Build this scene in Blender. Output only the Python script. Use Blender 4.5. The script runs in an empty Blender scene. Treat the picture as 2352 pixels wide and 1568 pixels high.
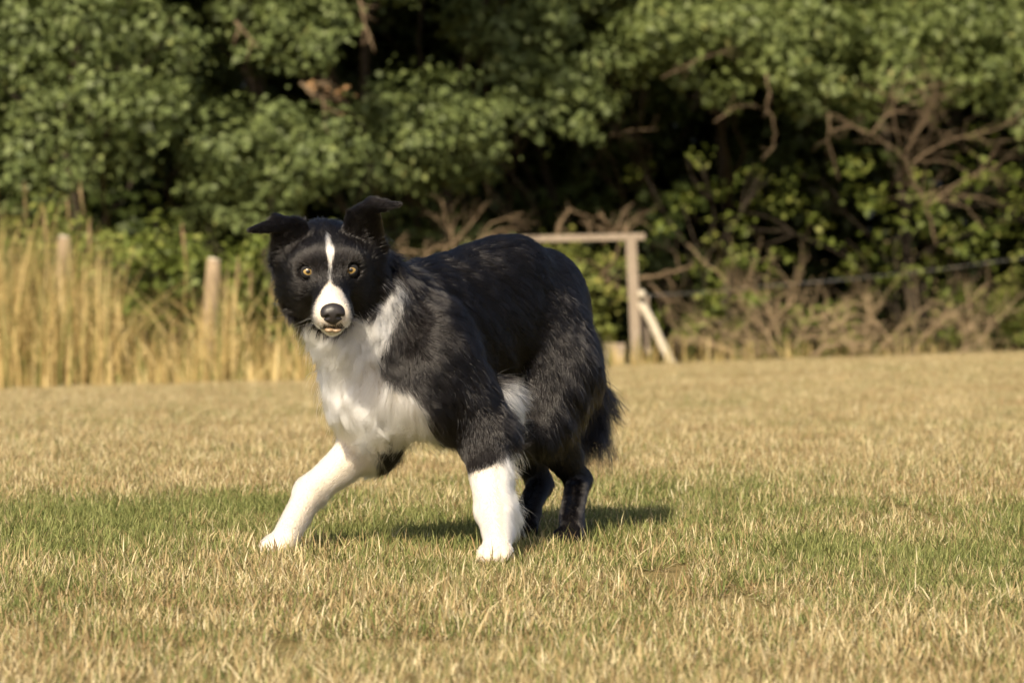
import bpy, math, random
import numpy as np
from mathutils import Vector, Matrix, kdtree

R = math.radians
random.seed(7)
rng = np.random.default_rng(7)
S = bpy.context.scene
COL = S.collection

# ------------------------------------------------------------------ camera, sky, sun, exposure
CAM_H, FX, CX, HY = 0.60, 8820.0, 1176.0, 500.0       # lens constants measured on the photograph (2352 px wide)
cam_d = bpy.data.cameras.new('camera')
cam = bpy.data.objects.new('camera', cam_d)
COL.objects.link(cam)
cam.location = (0, 0, CAM_H)
cam.rotation_euler = (R(90), 0, 0)
cam_d.lens = 135
cam_d.sensor_width = 36
cam_d.shift_y = -(784.0 - HY) / 2352.0
cam_d.clip_start = 0.1
cam_d.clip_end = 500
cam_d.dof.use_dof = True
cam_d.dof.focus_distance = 6.70
cam_d.dof.aperture_fstop = 8.0
S.camera = cam

SUN_AZ, SUN_EL = 21.0, 41.0                            # sun behind the photographer, to the left
to_sun = Vector((-math.sin(R(SUN_AZ)) * math.cos(R(SUN_EL)), -math.cos(R(SUN_AZ)) * math.cos(R(SUN_EL)), math.sin(R(SUN_EL))))
W = bpy.data.worlds.new('World')
S.world = W
W.use_nodes = True
wn = W.node_tree
sky = wn.nodes.new('ShaderNodeTexSky')
sky.sky_type = 'NISHITA'
sky.sun_disc = False
sky.air_density = 0.7
sky.dust_density = 4.0
sky.sun_elevation = R(SUN_EL)
sky.sun_rotation = math.atan2(to_sun.x, to_sun.y)
wn.nodes['Background'].inputs['Strength'].default_value = 0.08
wn.links.new(sky.outputs[0], wn.nodes['Background'].inputs[0])
sun_d = bpy.data.lights.new('sun', 'SUN')
sun_d.energy = 4.6
sun_d.angle = R(0.5)
sun_d.color = (1.0, 0.86, 0.64)
sun = bpy.data.objects.new('sun', sun_d)
COL.objects.link(sun)
sun.rotation_euler = (-to_sun).to_track_quat('-Z', 'Y').to_euler()
vs = S.view_settings
vs.view_transform = 'Standard'
vs.look = 'None'
vs.exposure = 0.7
vs.gamma = 1.0
S.render.engine = 'CYCLES'
S.cycles.use_denoising = True
S.cycles.denoising_prefilter = 'ACCURATE'
S.cycles.max_bounces = 18
S.cycles.diffuse_bounces = 4
S.cycles.glossy_bounces = 10
S.cycles.transmission_bounces = 18
S.cycles.transparent_max_bounces = 8
S.cycles_curves.shape = 'RIBBONS'
S.cycles_curves.subdivisions = 2

# ------------------------------------------------------------------ helpers
def gz(x, y):
    """ground height: level where the dog stands, then falling gently towards the hedge, higher to the right"""
    x, y = np.asarray(x, float), np.asarray(y, float)
    t = np.clip((y - 9.0) / 15.0, 0, 1)
    t = t * t * (3 - 2 * t)
    fall = 0.0336 * 0.6 * np.log1p(np.exp(np.clip((y - 9.0) / 0.6, -30, 300)))
    return -np.minimum(fall, 1.2) + t * 0.029 * (np.clip(x, -7, 8) + 3.3)

def at(px, py, d):
    return np.array([(px - CX) / FX * d, d, CAM_H - (py - HY) / FX * d])

def unit(v):
    v = np.asarray(v, float)
    return v / (np.linalg.norm(v, axis=-1, keepdims=True) + 1e-12)

def mesh_np(name, verts, faces, mat=None, smooth=False, attrs=None):
    """faces: int array (n,3) or (n,4); attrs: {name: (domain, values)}"""
    verts = np.asarray(verts, np.float32)
    faces = np.asarray(faces, np.int32)
    n, k = faces.shape
    me = bpy.data.meshes.new(name)
    me.vertices.add(len(verts))
    me.vertices.foreach_set('co', verts.ravel())
    me.loops.add(n * k)
    me.loops.foreach_set('vertex_index', faces.ravel())
    me.polygons.add(n)
    me.polygons.foreach_set('loop_start', np.arange(0, n * k, k, dtype=np.int32))
    if smooth:
        me.polygons.foreach_set('use_smooth', np.ones(n, bool))
    me.update(calc_edges=True)
    for an, (dom, val) in (attrs or {}).items():
        val = np.asarray(val, np.float32)
        if val.ndim == 1:
            a = me.attributes.new(an, 'FLOAT', dom)
            a.data.foreach_set('value', val)
        else:
            a = me.attributes.new(an, 'FLOAT_COLOR', dom)
            a.data.foreach_set('color', val.ravel())
    if mat:
        me.materials.append(mat)
    return me

def link(name, data, parent=None, loc=None):
    o = bpy.data.objects.new(name, data)
    COL.objects.link(o)
    if parent is not None:
        o.parent = parent
    if loc is not None:
        o.location = loc
    return o

def tag(o, label=None, cat=None, group=None, kind=None):
    if label: o['label'] = label
    if cat: o['category'] = cat
    if group: o['group'] = group
    if kind: o['kind'] = kind
    return o

def empty(name, loc, label=None, cat=None, group=None):
    o = link(name, None, None, [float(c) for c in loc])
    o.empty_display_size = 0.1
    return tag(o, label, cat, group)

class Geo:
    """collects quads for one mesh object (local to an origin)"""
    def __init__(s):
        s.v, s.f, s.r = [], [], []
        s.n = 0
    def add(s, v, f, rnd=None):
        v = np.asarray(v, float)
        f = np.asarray(f, int)
        if f.shape[1] == 3:
            f = np.c_[f, f[:, 2]]
        s.v.append(v); s.f.append(f + s.n)
        s.r.append(np.full(len(v), random.random()) if rnd is None else np.broadcast_to(rnd, (len(v),)))
        s.n += len(v)
    def tube(s, pts, radii, sides=7, wob=0.0):
        pts = np.asarray(pts, float)
        n = len(pts)
        tan = np.gradient(pts, axis=0)
        tan = unit(tan)
        up = np.array([0.13, 0.99, 0.05])
        a = unit(np.cross(tan, up)); b = np.cross(tan, a)
        ang = np.linspace(0, 2 * np.pi, sides, endpoint=False)
        rr = np.asarray(radii, float)[:, None] * (1 + wob * rng.normal(size=(n, sides)))
        v = pts[:, None] + rr[..., None] * (np.cos(ang)[None, :, None] * a[:, None] + np.sin(ang)[None, :, None] * b[:, None])
        i = np.arange(n - 1)[:, None] * sides
        j = np.arange(sides)[None]
        j2 = (j + 1) % sides
        f = np.stack([i + j, i + j2, i + sides + j2, i + sides + j], -1).reshape(-1, 4)
        vv = np.r_[v.reshape(-1, 3), pts[:1], pts[-1:]]
        c0, c1 = n * sides, n * sides + 1
        jj = np.arange(sides); jn = (jj + 1) % sides
        cap = np.r_[np.c_[np.full(sides, c0), jn, jj, jj], np.c_[np.full(sides, c1), (n - 1) * sides + jj, (n - 1) * sides + jn, (n - 1) * sides + jn]]
        s.add(vv, np.r_[f, cap])
    def box(s, p0, p1, w, h, up=(0, 0, 1), jit=0.0):
        """square timber from p0 to p1, width w across, height h along 'up', chamfered ends"""
        p0, p1 = np.asarray(p0, float), np.asarray(p1, float)
        t = unit(p1 - p0)
        a = unit(np.cross(t, up)); b = np.cross(a, t)
        c = 0.12
        prof = np.array([(-1 + c, -1), (1 - c, -1), (1, -1 + c), (1, 1 - c), (1 - c, 1), (-1 + c, 1), (-1, 1 - c), (-1, -1 + c)]) * 0.5
        L = np.linalg.norm(p1 - p0)
        rings = []
        st = np.linspace(0, 1, 7)
        for q in st:
            sc = 1 + jit * rng.normal(size=(8, 1))
            base = p0 + (p1 - p0) * q + jit * 0.3 * w * rng.normal(size=3)
            rings.append(base + sc * (prof[:, :1] * w * a + prof[:, 1:] * h * b))
        v = np.concatenate(rings)
        n = len(st)
        i = np.arange(n - 1)[:, None] * 8; j = np.arange(8)[None]; j2 = (j + 1) % 8
        f = np.stack([i + j, i + j2, i + 8 + j2, i + 8 + j], -1).reshape(-1, 4)
        caps = []
        for base in (0, (n - 1) * 8):
            caps += [(base, base + 1, base + 2, base + 3), (base, base + 3, base + 4, base + 7), (base + 4, base + 5, base + 6, base + 7)]
        s.add(v, np.r_[f, np.array(caps)])
    def build(s, name, mat, parent=None, origin=(0, 0, 0), smooth=False):
        v = np.concatenate(s.v) - np.asarray(origin, float)
        f = np.concatenate(s.f)
        me = bpy.data.meshes.new(name)
        fl = [tuple(dict.fromkeys(q)) for q in f.tolist()]
        me.from_pydata(v.tolist(), [], fl)
        if smooth:
            me.polygons.foreach_set('use_smooth', np.ones(len(me.polygons), bool))
        a = me.attributes.new('rnd', 'FLOAT', 'POINT')
        a.data.foreach_set('value', np.concatenate(s.r).astype(np.float32))
        me.materials.append(mat)
        me.update()
        return link(name, me, parent)

# ---- materials
def new_mat(name):
    m = bpy.data.materials.new(name)
    m.use_nodes = True
    nt = m.node_tree
    nt.nodes.clear()
    out = nt.nodes.new('ShaderNodeOutputMaterial')
    return m, nt, out

def N(nt, typ, **kw):
    n = nt.nodes.new(typ)
    for k, v in kw.items():
        setattr(n, k, v)
    return n

def ramp(nt, fac, stops, interp='LINEAR'):
    n = nt.nodes.new('ShaderNodeValToRGB')
    cr = n.color_ramp
    cr.interpolation = interp
    while len(cr.elements) < len(stops):
        cr.elements.new(0.5)
    for e, (p, c) in zip(cr.elements, stops):
        e.position = p
        e.color = (*c, 1)
    nt.links.new(fac, n.inputs[0])
    return n.outputs[0]

def noise(nt, scale, detail=4, vec=None, rough=0.55):
    n = nt.nodes.new('ShaderNodeTexNoise')
    n.inputs['Scale'].default_value = scale
    n.inputs['Detail'].default_value = detail
    n.inputs['Roughness'].default_value = rough
    if vec is not None:
        nt.links.new(vec, n.inputs['Vector'])
    return n.outputs['Fac']

def attr(nt, name, out='Fac'):
    n = nt.nodes.new('ShaderNodeAttribute')
    n.attribute_name = name
    return n.outputs[out]

def math_n(nt, op, a, b=None, c=None, clamp=False):
    n = nt.nodes.new('ShaderNodeMath')
    n.operation = op
    n.use_clamp = clamp
    for i, v in enumerate((a, b, c)):
        if v is None: continue
        if isinstance(v, (int, float)): n.inputs[i].default_value = v
        else: nt.links.new(v, n.inputs[i])
    return n.outputs[0]

def mixc(nt, fac, a, b, mode='MIX'):
    n = nt.nodes.new('ShaderNodeMix')
    n.data_type = 'RGBA'
    n.blend_type = mode
    for sock, v in ((n.inputs[0], fac), (n.inputs[6], a), (n.inputs[7], b)):
        if isinstance(v, (int, float)): sock.default_value = v
        elif isinstance(v, tuple): sock.default_value = (*v, 1)
        else: nt.links.new(v, sock)
    return n.outputs[2]

def leaf_mat(name, stops, trans=0.35, tcol=(0.20, 0.26, 0.05), spec=0.3):
    """two-sided leaf: diffuse and gloss on top, light coming through"""
    m, nt, out = new_mat(name)
    col = ramp(nt, attr(nt, 'rnd'), stops)
    p = N(nt, 'ShaderNodeBsdfPrincipled')
    nt.links.new(col, p.inputs['Base Color'])
    p.inputs['Roughness'].default_value = 0.55
    p.inputs['Specular IOR Level'].default_value = spec
    t = N(nt, 'ShaderNodeBsdfTranslucent')
    nt.links.new(mixc(nt, 0.6, col, tcol), t.inputs[0])
    mx = N(nt, 'ShaderNodeMixShader')
    mx.inputs[0].default_value = trans
    nt.links.new(p.outputs[0], mx.inputs[1])
    nt.links.new(t.outputs[0], mx.inputs[2])
    nt.links.new(mx.outputs[0], out.inputs[0])
    return m

def wood_mat(name, c0, c1, scale=(18, 18, 2.2)):
    m, nt, out = new_mat(name)
    tc = N(nt, 'ShaderNodeTexCoord')
    mp = N(nt, 'ShaderNodeMapping')
    mp.inputs['Scale'].default_value = scale
    nt.links.new(tc.outputs['Object'], mp.inputs[0])
    f = noise(nt, 6.0, 6, mp.outputs[0], 0.65)
    col = ramp(nt, f, [(0.3, c0), (0.72, c1)])
    f2 = noise(nt, 2.0, 3, tc.outputs['Object'])
    col = mixc(nt, math_n(nt, 'MULTIPLY', f2, 0.5), col, tuple(0.55 * c for c in c0))
    p = N(nt, 'ShaderNodeBsdfPrincipled')
    nt.links.new(col, p.inputs['Base Color'])
    p.inputs['Roughness'].default_value = 0.85
    p.inputs['Specular IOR Level'].default_value = 0.2
    b = N(nt, 'ShaderNodeBump')
    b.inputs['Strength'].default_value = 0.6
    b.inputs['Distance'].default_value = 0.01
    nt.links.new(f, b.inputs['Height'])
    nt.links.new(b.outputs[0], p.inputs['Normal'])
    nt.links.new(p.outputs[0], out.inputs[0])
    return m

M = {}
M['leaf_left'] = leaf_mat('leaf_maple', [(0, (0.074, 0.100, 0.034)), (0.5, (0.124, 0.158, 0.054)), (0.9, (0.178, 0.216, 0.072)), (1, (0.24, 0.24, 0.08))], 0.22, (0.20, 0.26, 0.07))
M['leaf_right'] = leaf_mat('leaf_hazel', [(0, (0.078, 0.102, 0.032)), (0.5, (0.130, 0.163, 0.052)), (0.85, (0.180, 0.215, 0.066)), (1, (0.27, 0.25, 0.085))], 0.28, (0.22, 0.29, 0.07))
M['leaf_back_shade'] = leaf_mat('leaf_wood_shade', [(0, (0.022, 0.034, 0.009)), (1, (0.052, 0.070, 0.016))], 0.2)  # shade of the deep wood put into a darker leaf colour
M['leaf_bush'] = leaf_mat('leaf_bramble', [(0, (0.086, 0.122, 0.026)), (0.6, (0.173, 0.214, 0.043)), (1, (0.317, 0.317, 0.086))], 0.35)
M['leaf_weed'] = leaf_mat('leaf_nettle', [(0, (0.122, 0.158, 0.041)), (0.6, (0.245, 0.274, 0.065)), (1, (0.432, 0.389, 0.115))], 0.35)
M['leaf_dead'] = leaf_mat('leaf_withered', [(0, (0.20, 0.11, 0.05)), (1, (0.42, 0.26, 0.12))], 0.3, (0.4, 0.2, 0.08))
M['straw'] = leaf_mat('straw_stalk', [(0, (0.13, 0.16, 0.04)), (0.28, (0.19, 0.19, 0.06)), (0.36, (0.34, 0.25, 0.10)), (0.65, (0.50, 0.375, 0.155)), (0.9, (0.64, 0.51, 0.25)), (1.0, (0.16, 0.18, 0.05))], 0.3, (0.55, 0.4, 0.12))
M['plume'] = leaf_mat('reed_plume', [(0, (0.30, 0.21, 0.11)), (1, (0.45, 0.33, 0.19))], 0.3, (0.4, 0.3, 0.15))
M['bark'] = wood_mat('bark', (0.035, 0.028, 0.020), (0.10, 0.078, 0.054))
M['twig'] = wood_mat('dry_twig', (0.13, 0.092, 0.055), (0.29, 0.215, 0.135))
M['brush'] = wood_mat('dry_brushwood', (0.26, 0.19, 0.11), (0.48, 0.37, 0.23))
M['grey_wood'] = wood_mat('weathered_timber', (0.24, 0.19, 0.14), (0.44, 0.37, 0.29))
M['pale_wood'] = wood_mat('peeled_pole', (0.48, 0.42, 0.32), (0.70, 0.64, 0.52))
M['post_wood'] = wood_mat('fence_post_wood', (0.24, 0.175, 0.11), (0.44, 0.345, 0.23))

# ------------------------------------------------------------------ ground
def ground_mat():
    m, nt, out = new_mat('thatch_soil')
    g = N(nt, 'ShaderNodeNewGeometry')
    f = noise(nt, 38, 8, g.outputs['Position'], 0.7)
    f2 = noise(nt, 1.3, 4, g.outputs['Position'])
    col = ramp(nt, f, [(0.25, (0.10, 0.075, 0.035)), (0.5, (0.23, 0.17, 0.075)), (0.75, (0.40, 0.30, 0.14))])
    col = mixc(nt, math_n(nt, 'MULTIPLY', f2, 0.5), col, (0.17, 0.17, 0.06))
    p = N(nt, 'ShaderNodeBsdfPrincipled')
    nt.links.new(col, p.inputs['Base Color'])
    p.inputs['Roughness'].default_value = 0.95
    p.inputs['Specular IOR Level'].default_value = 0.1
    b = N(nt, 'ShaderNodeBump')
    b.inputs['Strength'].default_value = 0.8
    b.inputs['Distance'].default_value = 0.02
    nt.links.new(f, b.inputs['Height'])
    nt.links.new(b.outputs[0], p.inputs['Normal'])
    nt.links.new(p.outputs[0], out.inputs[0])
    return m

xs = np.unique(np.r_[np.linspace(-150, -12, 12), np.linspace(-12, 12, 49), np.linspace(12, 150, 12)])
ys = np.unique(np.r_[np.linspace(-150, 0, 12), np.linspace(0, 40, 81), np.linspace(40, 250, 12)])
GX, GY = np.meshgrid(xs, ys, indexing='ij')
GZ = gz(GX, GY)
idx = np.arange(GX.size).reshape(GX.shape)
fc = np.stack([idx[:-1, :-1], idx[1:, :-1], idx[1:, 1:], idx[:-1, 1:]], -1).reshape(-1, 4)
ground = link('ground', mesh_np('ground', np.stack([GX, GY, GZ], -1).reshape(-1, 3), fc, ground_mat(), True))
tag(ground, 'dry mown meadow ground under the grass', 'ground', kind='structure')

# ------------------------------------------------------------------ grass: patches of blades scattered over the meadow
def grass_mat():
    m, nt, out = new_mat('grass_blade')
    g = N(nt, 'ShaderNodeNewGeometry')
    pos = g.outputs['Position']
    sep = N(nt, 'ShaderNodeSeparateXYZ')
    nt.links.new(pos, sep.inputs[0])
    n1 = noise(nt, 0.9, 3, pos)
    n2 = noise(nt, 4.5, 4, pos, 0.7)
    # a greener strip runs across the meadow where the dog stands
    strip = N(nt, 'ShaderNodeMapRange', interpolation_type='SMOOTHSTEP')
    nt.links.new(math_n(nt, 'ABSOLUTE', math_n(nt, 'SUBTRACT', sep.outputs['Y'], 7.2)), strip.inputs[0])
    strip.inputs[1].default_value = 0.3; strip.inputs[2].default_value = 2.3
    strip.inputs[3].default_value = 0.42; strip.inputs[4].default_value = 0.0
    gr = math_n(nt, 'ADD', math_n(nt, 'MULTIPLY', math_n(nt, 'SUBTRACT', n1, 0.5), 1.2), math_n(nt, 'MULTIPLY', math_n(nt, 'SUBTRACT', n2, 0.5), 1.3))
    n5 = noise(nt, 1.7, 3, pos)
    brk = math_n(nt, 'MULTIPLY', strip.outputs[0], math_n(nt, 'MULTIPLY_ADD', n5, 3.2, -0.75))
    gr = math_n(nt, 'ADD', math_n(nt, 'ADD', gr, brk), 0.46)
    rnd = attr(nt, 'rnd'); rnd2 = attr(nt, 'rnd2'); tt = attr(nt, 'along')
    isg = N(nt, 'ShaderNodeMapRange', interpolation_type='SMOOTHSTEP')
    nt.links.new(math_n(nt, 'SUBTRACT', gr, rnd), isg.inputs[0])
    isg.inputs[1].default_value = -0.06; isg.inputs[2].default_value = 0.10
    straw = ramp(nt, rnd2, [(0, (0.22, 0.15, 0.07)), (0.3, (0.40, 0.30, 0.145)), (0.7, (0.56, 0.46, 0.255)), (1, (0.74, 0.66, 0.44))])
    green = ramp(nt, rnd2, [(0, (0.085, 0.120, 0.032)), (0.6, (0.16, 0.20, 0.056)), (1, (0.31, 0.33, 0.12))])
    green = mixc(nt, math_n(nt, 'MULTIPLY', math_n(nt, 'POWER', tt, 3.0), 0.4), green, (0.48, 0.38, 0.16))
    n3 = noise(nt, 2.3, 4, pos, 0.65)
    br_ = N(nt, 'ShaderNodeMapRange', interpolation_type='SMOOTHSTEP')
    nt.links.new(n3, br_.inputs[0])
    br_.inputs[1].default_value = 0.50; br_.inputs[2].default_value = 0.68
    br_.inputs[3].default_value = 0.0; br_.inputs[4].default_value = 0.6
    straw = mixc(nt, br_.outputs[0], straw, (0.30, 0.185, 0.085))
    col = mixc(nt, isg.outputs[0], straw, green)
    p = N(nt, 'ShaderNodeBsdfPrincipled')
    nt.links.new(col, p.inputs['Base Color'])
    p.inputs['Roughness'].default_value = 0.6
    p.inputs['Specular IOR Level'].default_value = 0.25
    t = N(nt, 'ShaderNodeBsdfTranslucent')
    nt.links.new(col, t.inputs[0])
    mx = N(nt, 'ShaderNodeMixShader')
    mx.inputs[0].default_value = 0.3
    nt.links.new(p.outputs[0], mx.inputs[1]); nt.links.new(t.outputs[0], mx.inputs[2])
    nt.links.new(mx.outputs[0], out.inputs[0])
    return m
GRASS = grass_mat()

def blades(n, size, lmin, lmax, lean, wid, seg=3, tuft=0.0):
    """returns verts, faces, attrs of n curved tapering blades on a size x size tile"""
    if tuft > 0:
        nc = max(8, n // 14)
        c = rng.uniform(-size / 2, size / 2, (nc, 2))
        root = c[rng.integers(0, nc, n)] + rng.normal(size=(n, 2)) * tuft
    else:
        root = rng.uniform(-size / 2, size / 2, (n, 2))
    L = lmin + (lmax - lmin) * rng.random(n) ** 1.7
    az = rng.uniform(0, 2 * np.pi, n)
    le = np.abs(rng.normal(size=n)) * lean
    curl = rng.uniform(0.1, 1.1, n)
    side = az + rng.normal(size=n) * 0.6 + np.pi / 2
    w = wid * rng.uniform(0.6, 1.4, n)
    t = np.linspace(0, 1, seg + 1)
    pts = np.zeros((n, seg + 1, 3))
    pts[:, 0, :2] = root
    a = le.copy()
    for k in range(seg):
        a2 = np.minimum(a + curl * t[k], 1.75)
        step = L / seg
        pts[:, k + 1, 0] = pts[:, k, 0] + step * np.sin(a2) * np.cos(az)
        pts[:, k + 1, 1] = pts[:, k, 1] + step * np.sin(a2) * np.sin(az)
        pts[:, k + 1, 2] = pts[:, k, 2] + step * np.cos(a2)
    pts[..., 2] = np.maximum(pts[..., 2], 0.002 + 0.006 * rng.random((n, 1)))
    sv = np.stack([np.cos(side), np.sin(side), np.zeros(n)], -1)
    prof = np.array([0.8, 1.0, 0.75, 0.0])[:seg + 1] if seg == 3 else np.linspace(1, 0, seg + 1)
    half = (w[:, None] * prof)[..., None] * sv[:, None] * 0.5
    V = np.stack([pts - half, pts + half], 2)            # n, seg+1, 2, 3
    base = np.arange(n)[:, None] * (seg + 1) * 2
    F = []
    for k in range(seg):
        q = base + np.array([[2 * k, 2 * k + 1, 2 * k + 3, 2 * k + 2]])
        F.append(q)
    F = np.stack(F, 1).reshape(-1, 4)
    rep = (seg + 1) * 2
    at_ = {'rnd': ('POINT', np.repeat(rng.random(n), rep)), 'rnd2': ('POINT', np.repeat(rng.random(n), rep)),
           'along': ('POINT', np.tile(np.repeat(t, 2), n))}
    return V.reshape(-1, 3), F, at_

TILE = 0.5
tiles = bpy.data.collections.new('grass_tiles')
NT_ = 8
for i in range(NT_):
    v1, f1, a1 = blades(3400, TILE, 0.012, 0.044, 0.55, 0.0021, tuft=0.013)      # standing blades in tufts
    v2, f2, a2 = blades(3800, TILE, 0.010, 0.032, 0.85, 0.0019)                  # loose leaning blades
    v3, f3, a3 = blades(1500, TILE, 0.03, 0.065, 1.5, 0.0021)                      # lying thatch
    a3['rnd'] = ('POINT', a3['rnd'][1] * 0.4 + 0.6)
    v = np.r_[v1, v2, v3]
    f = np.r_[f1, f2 + len(v1), f3 + len(v1) + len(v2)]
    aa = {k: ('POINT', np.r_[a1[k][1], a2[k][1], a3[k][1]]) for k in a1}
    o = bpy.data.objects.new('grass_tile', mesh_np('grass_tile', v, f, GRASS, False, aa))
    tiles.objects.link(o)

def boundary(x):
    """far edge of the mown grass, depth as a function of x"""
    return 23.7 + 1.45 * np.clip(x + 3.3, -4, 7.6)

pts, rot, ind, scl = [], [], [], []
y = 2.6
while y < 36.5:
    hw = 0.15 * y + 2.0
    x = -hw
    while x < hw:
        if y < boundary(x) + 0.3:
            jx, jy = rng.uniform(-0.08, 0.08, 2)
            pts.append((x + jx, y + jy, float(gz(x + jx, y + jy))))
            rot.append(rng.integers(0, 4) * math.pi / 2 + rng.uniform(-0.3, 0.3))
            ind.append(rng.integers(0, NT_))
            scl.append(rng.uniform(0.66, 1.02))
        x += TILE * 0.76
    y += TILE * 0.76
gme = bpy.data.meshes.new('grass')
gme.from_pydata(pts, [], [])
a = gme.attributes.new('turn', 'FLOAT_VECTOR', 'POINT')
a.data.foreach_set('vector', np.array([(0, 0, r) for r in rot], np.float32).ravel())
a = gme.attributes.new('pick', 'INT', 'POINT'); a.data.foreach_set('value', np.array(ind, np.int32))
a = gme.attributes.new('size', 'FLOAT', 'POINT'); a.data.foreach_set('value', np.array(scl, np.float32))
grass = link('grass', gme)
tag(grass, 'short dry straw-coloured grass with green tufts around the dog', 'grass', kind='stuff')
gn = bpy.data.node_groups.new('scatter_grass', 'GeometryNodeTree')
gn.interface.new_socket('Geometry', in_out='INPUT', socket_type='NodeSocketGeometry')
gn.interface.new_socket('Geometry', in_out='OUTPUT', socket_type='NodeSocketGeometry')
gi = gn.nodes.new('NodeGroupInput'); go = gn.nodes.new('NodeGroupOutput')
iop = gn.nodes.new('GeometryNodeInstanceOnPoints')
ci = gn.nodes.new('GeometryNodeCollectionInfo')
ci.inputs['Collection'].default_value = tiles
ci.inputs['Separate Children'].default_value = True
ci.inputs['Reset Children'].default_value = True
def named(t, nm):
    n = gn.nodes.new('GeometryNodeInputNamedAttribute'); n.data_type = t
    n.inputs['Name'].default_value = nm
    return n.outputs['Attribute']
gn.links.new(gi.outputs[0], iop.inputs['Points'])
gn.links.new(ci.outputs[0], iop.inputs['Instance'])
iop.inputs['Pick Instance'].default_value = True
gn.links.new(named('INT', 'pick'), iop.inputs['Instance Index'])
e2r = gn.nodes.new('FunctionNodeEulerToRotation')
gn.links.new(named('FLOAT_VECTOR', 'turn'), e2r.inputs[0])
gn.links.new(e2r.outputs[0], iop.inputs['Rotation'])
gn.links.new(named('FLOAT', 'size'), iop.inputs['Scale'])
gn.links.new(iop.outputs[0], go.inputs[0])
gm = grass.modifiers.new('scatter', 'NODES'); gm.node_group = gn

# ------------------------------------------------------------------ trees and bushes
def leaf_cloud(lobes, leaf, dens, up=0.35, jitter=0.35):
    """lobes: (centre xyz, radius) -> verts, faces, rnd. Leaves sit near each lobe's skin in small sprays."""
    VV, RR = [], []
    for c, r in lobes:
        n = int(dens * r * r)
        if n < 4: continue
        ns = max(3, n // 9)
        d = unit(rng.normal(size=(ns, 3)))
        bump = 0.78 + 0.30 * np.sin(d[:, 0] * 5 + c[0] * 7) * np.sin(d[:, 2] * 6 + c[2] * 5) + rng.normal(size=ns) * 0.16
        rad = r * np.clip(bump, 0.35, 1.35)
        spray = np.asarray(c) + d * rad[:, None] * np.array([1, 1, 0.82])
        k = rng.integers(0, ns, n)
        p = spray[k] + rng.normal(size=(n, 3)) * leaf * np.array([1.1, 1.1, 0.7])
        nor = unit(d[k] * 0.7 + np.array([0, -0.15, up + 0.25]) + rng.normal(size=(n, 3)) * jitter)
        a = unit(np.cross(nor, rng.normal(size=(n, 3))))
        b = np.cross(nor, a)
        s = leaf * rng.uniform(0.45, 1.4, (n, 1))
        droop = nor * s * 0.18
        VV.append(np.stack([p - a * s * 0.5, p - b * s * 0.36 + droop, p + a * s * 0.55 - droop, p + b * s * 0.36 + droop], 1))
        RR.append(np.clip(rng.random(ns)[k] * 0.45 + rng.random(n) * 0.55, 0, 1))
    V = np.concatenate(VV); Rn = np.concatenate(RR)
    n = len(V)
    return V.reshape(-1, 3), np.arange(n * 4).reshape(n, 4), np.repeat(Rn, 4)

def limb(p0, p1, r0, r1, bend=0.12, n=7):
    p0, p1 = np.asarray(p0, float), np.asarray(p1, float)
    t = np.linspace(0, 1, n)[:, None]
    L = np.linalg.norm(p1 - p0)
    off = rng.normal(size=3) * bend * L
    pts = p0 + (p1 - p0) * t + np.sin(np.pi * t) * off + rng.normal(size=(n, 3)) * 0.015 * L * np.sin(np.pi * t)
    return pts, np.linspace(r0, r1, n)

def tree(name, label, lobes, base, height, mat, leaf, dens, trunk_r=0.09, group='trees at the edge of the wood', cat='tree', nl=9):
    root = empty(name, base, label, cat, group)
    base = np.asarray(base, float)
    g = Geo()
    top = base + np.array([rng.normal() * 0.2, rng.normal() * 0.2, height])
    tp, tr = limb(base - np.array([0, 0, 0.1]), top, trunk_r, trunk_r * 0.25, 0.05, 10)
    tr[0] *= 1.5
    g.tube(tp, tr, 9, 0.06)
    for c, r in random.sample(lobes, min(nl, len(lobes))):
        c = np.asarray(c)
        hh = np.clip((c[2] - base[2]) * 0.55 / height, 0.08, 0.9)
        st = tp[int(hh * 9)]
        pp, rr = limb(st, c, min(trunk_r * 0.35, 0.02), 0.005, 0.1)
        g.tube(pp, rr, 6, 0.05)
        for _ in range(3):
            e = c + unit(rng.normal(size=3)) * r * 0.9
            pp2, rr2 = limb(pp[-3], e, 0.007, 0.002, 0.1, 5)
            g.tube(pp2, rr2, 4)
    g.build('trunk', M['bark'], root, base, True)
    v, f, rn = leaf_cloud(lobes, leaf, dens)
    link('crown', mesh_np('crown', v - base, f, mat, False, {'rnd': ('POINT', rn)}), root)
    return root

def P(lst, d, dj=0.35):
    """(px, py, r_px) listed on the photograph -> lobes in metres around depth d"""
    out = []
    for q in lst:
        dd = d + rng.uniform(-dj, dj) + (q[3] if len(q) > 3 else 0)
        out.append((at(q[0], q[1], dd), 0.88 * q[2] / FX * dd))
    return out

def over(x0, x1, z0, z1, d0, d1, n, r):
    return [(np.array([rng.uniform(x0, x1), rng.uniform(d0, d1), rng.uniform(z0, z1)]), r * rng.uniform(0.7, 1.25)) for _ in range(n)]

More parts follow.
